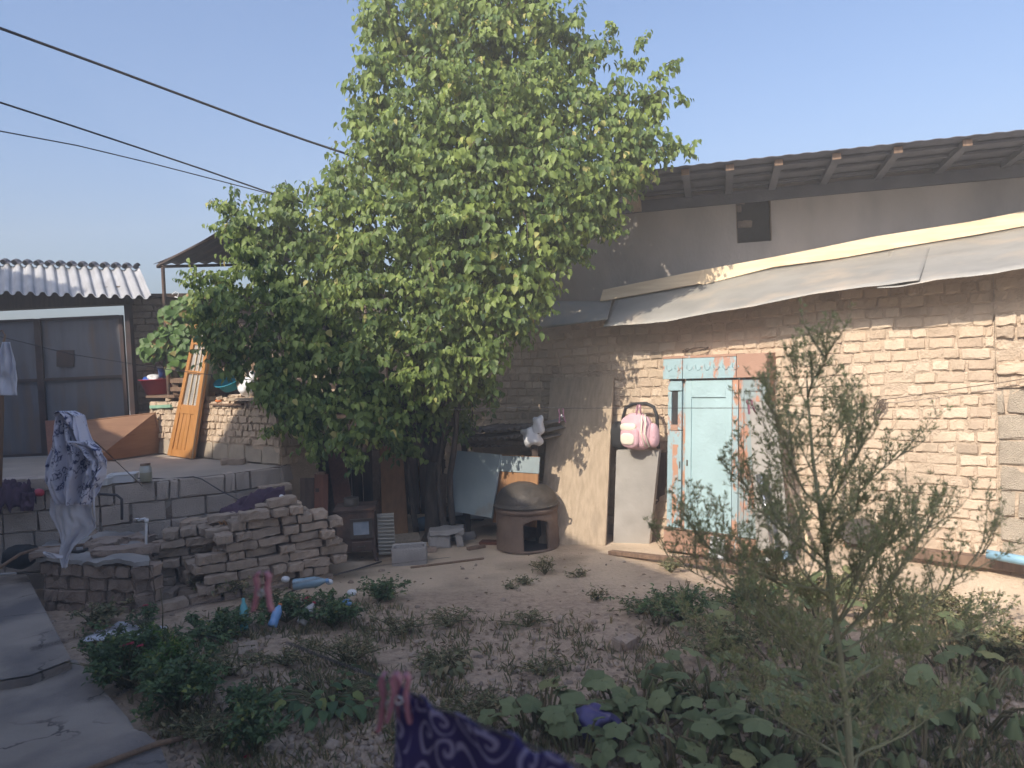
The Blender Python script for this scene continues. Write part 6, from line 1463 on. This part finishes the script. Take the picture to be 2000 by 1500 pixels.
scatter('foliage', BLADE_V, BLADE_F, np.array(pos), frames(np.array(ax), np.array(up), sz, np.array(sz)*.36), m_feath, fea)
mb.build('branches', mat('olive_bark', (.30, .30, .18), (.22, .21, .13), 9), fea)
print('feathery', len(pos))

# ================================================================ RUBBISH IN THE BED
o = drape('cloth', m_cloth, 'x', 'x', [(0, 0, 1), (1, 0, 1)], 5)
bpy.data.objects.remove(o)
cq = [gz(180, 1245), gz(235, 1232), gz(300, 1228)]
for q in cq: q.z += .02
def flatcloth(name, m, label, cat, uc, vc, rx, ry, lift=.04, seed=0):
    c = gz(uc, vc)
    def fn(a, b):
        th = a*2*math.pi; rr = b*(1+.18*math.sin(3*th+seed)+.1*math.sin(7*th)); x = c.x+math.cos(th)*rx*rr; y = c.y+math.sin(th)*ry*rr
        return Vector((x, y, gheight(x, y)+lift*(1-.6*b)+.03*noise.noise(Vector((x*9, y*9, seed)))+.012*noise.noise(Vector((x*30, y*30, seed)))))
    return tag(MB().grid(fn, 60, 18).build(name, m, smooth=True, solid=.003), label, cat)
flatcloth('cloth', m_cloth, 'crumpled white cloth lying on the ground among the roses', 'cloth', 242, 1243, .26, .17, .07, 2)
m_lblue = mat('pale_blue_plastic_film', (.22, .36, .46), (.30, .42, .50), 6, rough=.25, spec=.6)
m_tq = mat('turquoise_plastic', (.14, .38, .40), (.10, .30, .33), 6, rough=.3)
def bottle(u, v, L_, r, m, capm, label, ang, tilt, lift=.10):
    c = gz(u, v); c.z += lift; d = Vector((math.cos(ang)*math.cos(tilt), math.sin(ang)*math.cos(tilt), math.sin(tilt)))
    t = empty('bottle', c, label, 'bottle', None)
    pr_ = [(.001, 0), (r*.9, .0), (r, .02*L_), (r, .25*L_), (r*.9, .32*L_), (r, .38*L_), (r, .62*L_), (r*.8, .75*L_), (r*.36, .9*L_), (r*.34, L_*.95)]
    MB().lathe(pr_, c, 18, axis=d).build('body', m, t, smooth=True)
    MB().lathe([(r*.4, L_*.93), (r*.4, L_*1.01), (.001, L_*1.01)], c, 14, axis=d).build('cap', capm, t, smooth=True)
m_cb = mat('sky_blue_plastic', (.16, .33, .62), (.22, .40, .66), 5, rough=.25, spec=.6)
bottle(532, 1237, .17, .035, m_cb, mat('orange_cap', (.6, .2, .08)), 'blue plastic bottle with an orange cap standing in the weeds', 1.2, .9, .05)
bottle(588, 1232, .18, .036, mat('grey_white_plastic', (.50, .47, .45), (.42, .40, .38), 5, rough=.3), m_red, 'cloudy bottle with a red top in the weeds right of the blue one', .9, .75, .05)
bottle(478, 1236, .24, .032, m_tq, m_tq, 'turquoise bottle leaning left of the upright blue bottle', 1.9, .9, .02)
bottle(575, 1180, .28, .045, m_lblue, m_cb, 'large pale blue bottle lying across the weeds behind the others', .1, .05, .16)
o = blob(gz(600, 1212)+z_*.16, .045, .03, .025, 2.3, 20, 14, .15).build('bag', m_red, smooth=True); tag(o, 'small red and white crumpled wrapper caught above the cloudy bottle', 'wrapper')
for i, (u, v, m_, lb) in enumerate(((642, 1172, m_white, 'white paper scrap on the weeds right of the pale blue bottle'), (678, 1215, m_cb, 'small blue plastic scrap in the weeds'), (690, 1195, m_white, 'small white scrap furthest right among the weeds'), (560, 1165, m_white, 'white crumpled scrap left of the pale blue bottle'))):
    o = blob(gz(u, v)+z_*.15, .035, .03, .022, 2.2, 16, 10, .35, seed=i*3).build('plastic_scrap', m_, smooth=True); tag(o, lb, 'scrap')
o = blob(gz(1165, 1440)+z_*.08, .13, .10, .06, 2.2, 30, 18, .3, seed=6).build('plastic_bag', mat('violet_film', (.07, .06, .16), (.11, .09, .22), 6, rough=.35), smooth=True); tag(o, 'crumpled violet plastic bag among the squash leaves', 'bag')
mb = MB(); mb.tube([G(150, 1512, .13), G(240, 1478, .125), G(310, 1452, .12), G(365, 1440, .06)], .014, 10)
tag(mb.build('pipe', m_wood, smooth=True), 'thin brownish pipe lying diagonally across the near walkway slab', 'pipe')
# tall single rose stem
c = gz(317, 1262); mb = MB().tube([c, P(318, 1190, (c-CP).dot(vf)), P(313, 1150, (c-CP).dot(vf))], [.005, .004, .003], 5); tag(mb.build('flower_stem', m_stem, smooth=True), 'single tall bare stem in front of the earth path', 'stem')

# ================================================================ GRASS, LITTER, CLODS
def ground_scatter(n, umin, umax, vmin, vmax, dens): 
    out = []
    while len(out) < n:
        u, v = rnd.uniform(umin, umax), rnd.uniform(vmin, vmax)
        if rnd.random() < dens(u, v):
            q = G(u, v, .03); 
            if v > 1500: pass
            q.z = gheight(q.x, q.y); out.append(q)
    return out
def inbed(u, v):
    x_edge = interp([(1120, 60), (1265, 140), (1500, 345)], v)+20
    if u < x_edge: return 0
    y_min = interp([(60, 1215), (320, 1225), (420, 1195), (640, 1150), (760, 1160), (830, 1200), (1000, 1205), (1250, 1170), (1330, 1130), (1500, 1180), (1700, 1180), (2000, 1220)], u)
    f = smooth(y_min-10, y_min+35, v); n_ = .5+1.1*noise.noise(Vector((u*.012, v*.02, 4)))
    return max(0, min(1, f*n_))
ps = ground_scatter(5200, 60, 2040, 1130, 1560, lambda u, v: inbed(u, v)*(.35 if 560 < u < 760 and v > 1400 else 1)*(.5 if 900 < u < 1250 and v < 1400 else 1))
pos, ax, up, sz = [], [], [], []
for q in ps:
    for _ in range(rnd.randint(2, 5)):
        pos.append(q+Vector((rnd.gauss(0, .012), rnd.gauss(0, .012), -.003))); ax.append(Vector((rnd.gauss(0, .45), rnd.gauss(0, .45), 1))); up.append(Vector((rnd.gauss(0, 1), rnd.gauss(0, 1), .2))); sz.append(rnd.uniform(.03, .085))
o = scatter('grass', BLADE_V, BLADE_F, np.array(pos), frames(np.array(ax), np.array(up), sz, np.array(sz)*.13), m_weed)
tag(o, 'thin dusty grass blades scattered through the garden bed', 'grass', kind='stuff')
pos, ax, up, sz = [], [], [], []
for q in ground_scatter(4200, 60, 2040, 1080, 1540, lambda u, v: .10+.9*inbed(u, v)):
    pos.append(q+Vector((0, 0, .006))); a = rnd.uniform(0, 6.28); ax.append(Vector((math.cos(a), math.sin(a), rnd.gauss(0, .25)))); up.append(Vector((rnd.gauss(0, .35), rnd.gauss(0, .35), 1))); sz.append(rnd.uniform(.015, .05))
o = scatter('leaf_litter', LEAF_V, LEAF_F, np.array(pos), frames(np.array(ax), np.array(up), sz, np.array(sz)*.5), m_dry); tag(o, 'small dry leaves and straw littered over the bare soil', 'leaf litter', kind='stuff')
pos, sz = [], []
for q in ground_scatter(2600, 60, 2040, 1090, 1560, lambda u, v: .05+.9*smooth(1200, 1330, v)*(1 if inbed(u, v) or v > 1250 else .3)*(u > interp([(1120, 60), (1265, 140), (1500, 345)], v)+15)):
    pos.append(q); sz.append(rnd.uniform(.006, .028)*(1 if rnd.random() < .93 else 1.6))
Ms = []
for s in sz:
    M = Matrix.Rotation(rnd.uniform(0, 6.28), 3, 'Z') @ Matrix.Rotation(rnd.uniform(0, 6.28), 3, 'X'); Ms.append(np.array(M)*np.array([[s*rnd.uniform(.8, 1.5), s, s*rnd.uniform(.6, 1)]]))
bm = bmesh.new(); bmesh.ops.create_icosphere(bm, subdivisions=1, radius=1); 
for v in bm.verts: v.co *= 1+.25*noise.noise(v.co*3)
bm.verts.index_update(); CV, CF = [tuple(v.co) for v in bm.verts], [tuple(v.index for v in f.verts) for f in bm.faces]; bm.free()
m_clod = mat('soil_clod', (.38, .30, .235), (.28, .215, .17), 20, bump=.5, bscale=60, attr=.3)
o = scatter('soil_clods', CV, CF, np.array(pos), np.array(Ms), m_clod); tag(o, 'small dry clods and pebbles on the dug soil', 'clods', kind='stuff')
# one big stone in the garden centre right
o = MB(); add_brick(o, gz(1222, 1265)+z_*.03, (.14, .11, .08), np.array(Matrix.Rotation(.5, 3, 'Z')), .008); tag(o.build('stone', m_mud3, smooth=False), 'rounded stone lying on the soil left of the squash patch', 'stone')

# ---------------------------------------------------------------- haze volume added to lift the darks, in place of lens glare
hb = MB(); hb.box((0, 3, 3.6), (80, 60, 9.4))
hz = hb.build('haze', [], None); tag(hz, 'thin haze volume added over the whole yard to lift the dark tones', 'haze', kind='stuff')
hm = bpy.data.materials.new('haze'); hm.use_nodes = True; nn = hm.node_tree.nodes; L = hm.node_tree.links
nn.remove(nn['Principled BSDF']); pv = nn.new('ShaderNodeVolumePrincipled'); pv.inputs['Color'].default_value = (1, .95, .86, 1); pv.inputs['Density'].default_value = HAZE; pv.inputs['Anisotropy'].default_value = .0
L.new(pv.outputs[0], nn['Material Output'].inputs['Volume']); hz.data.materials.append(hm)
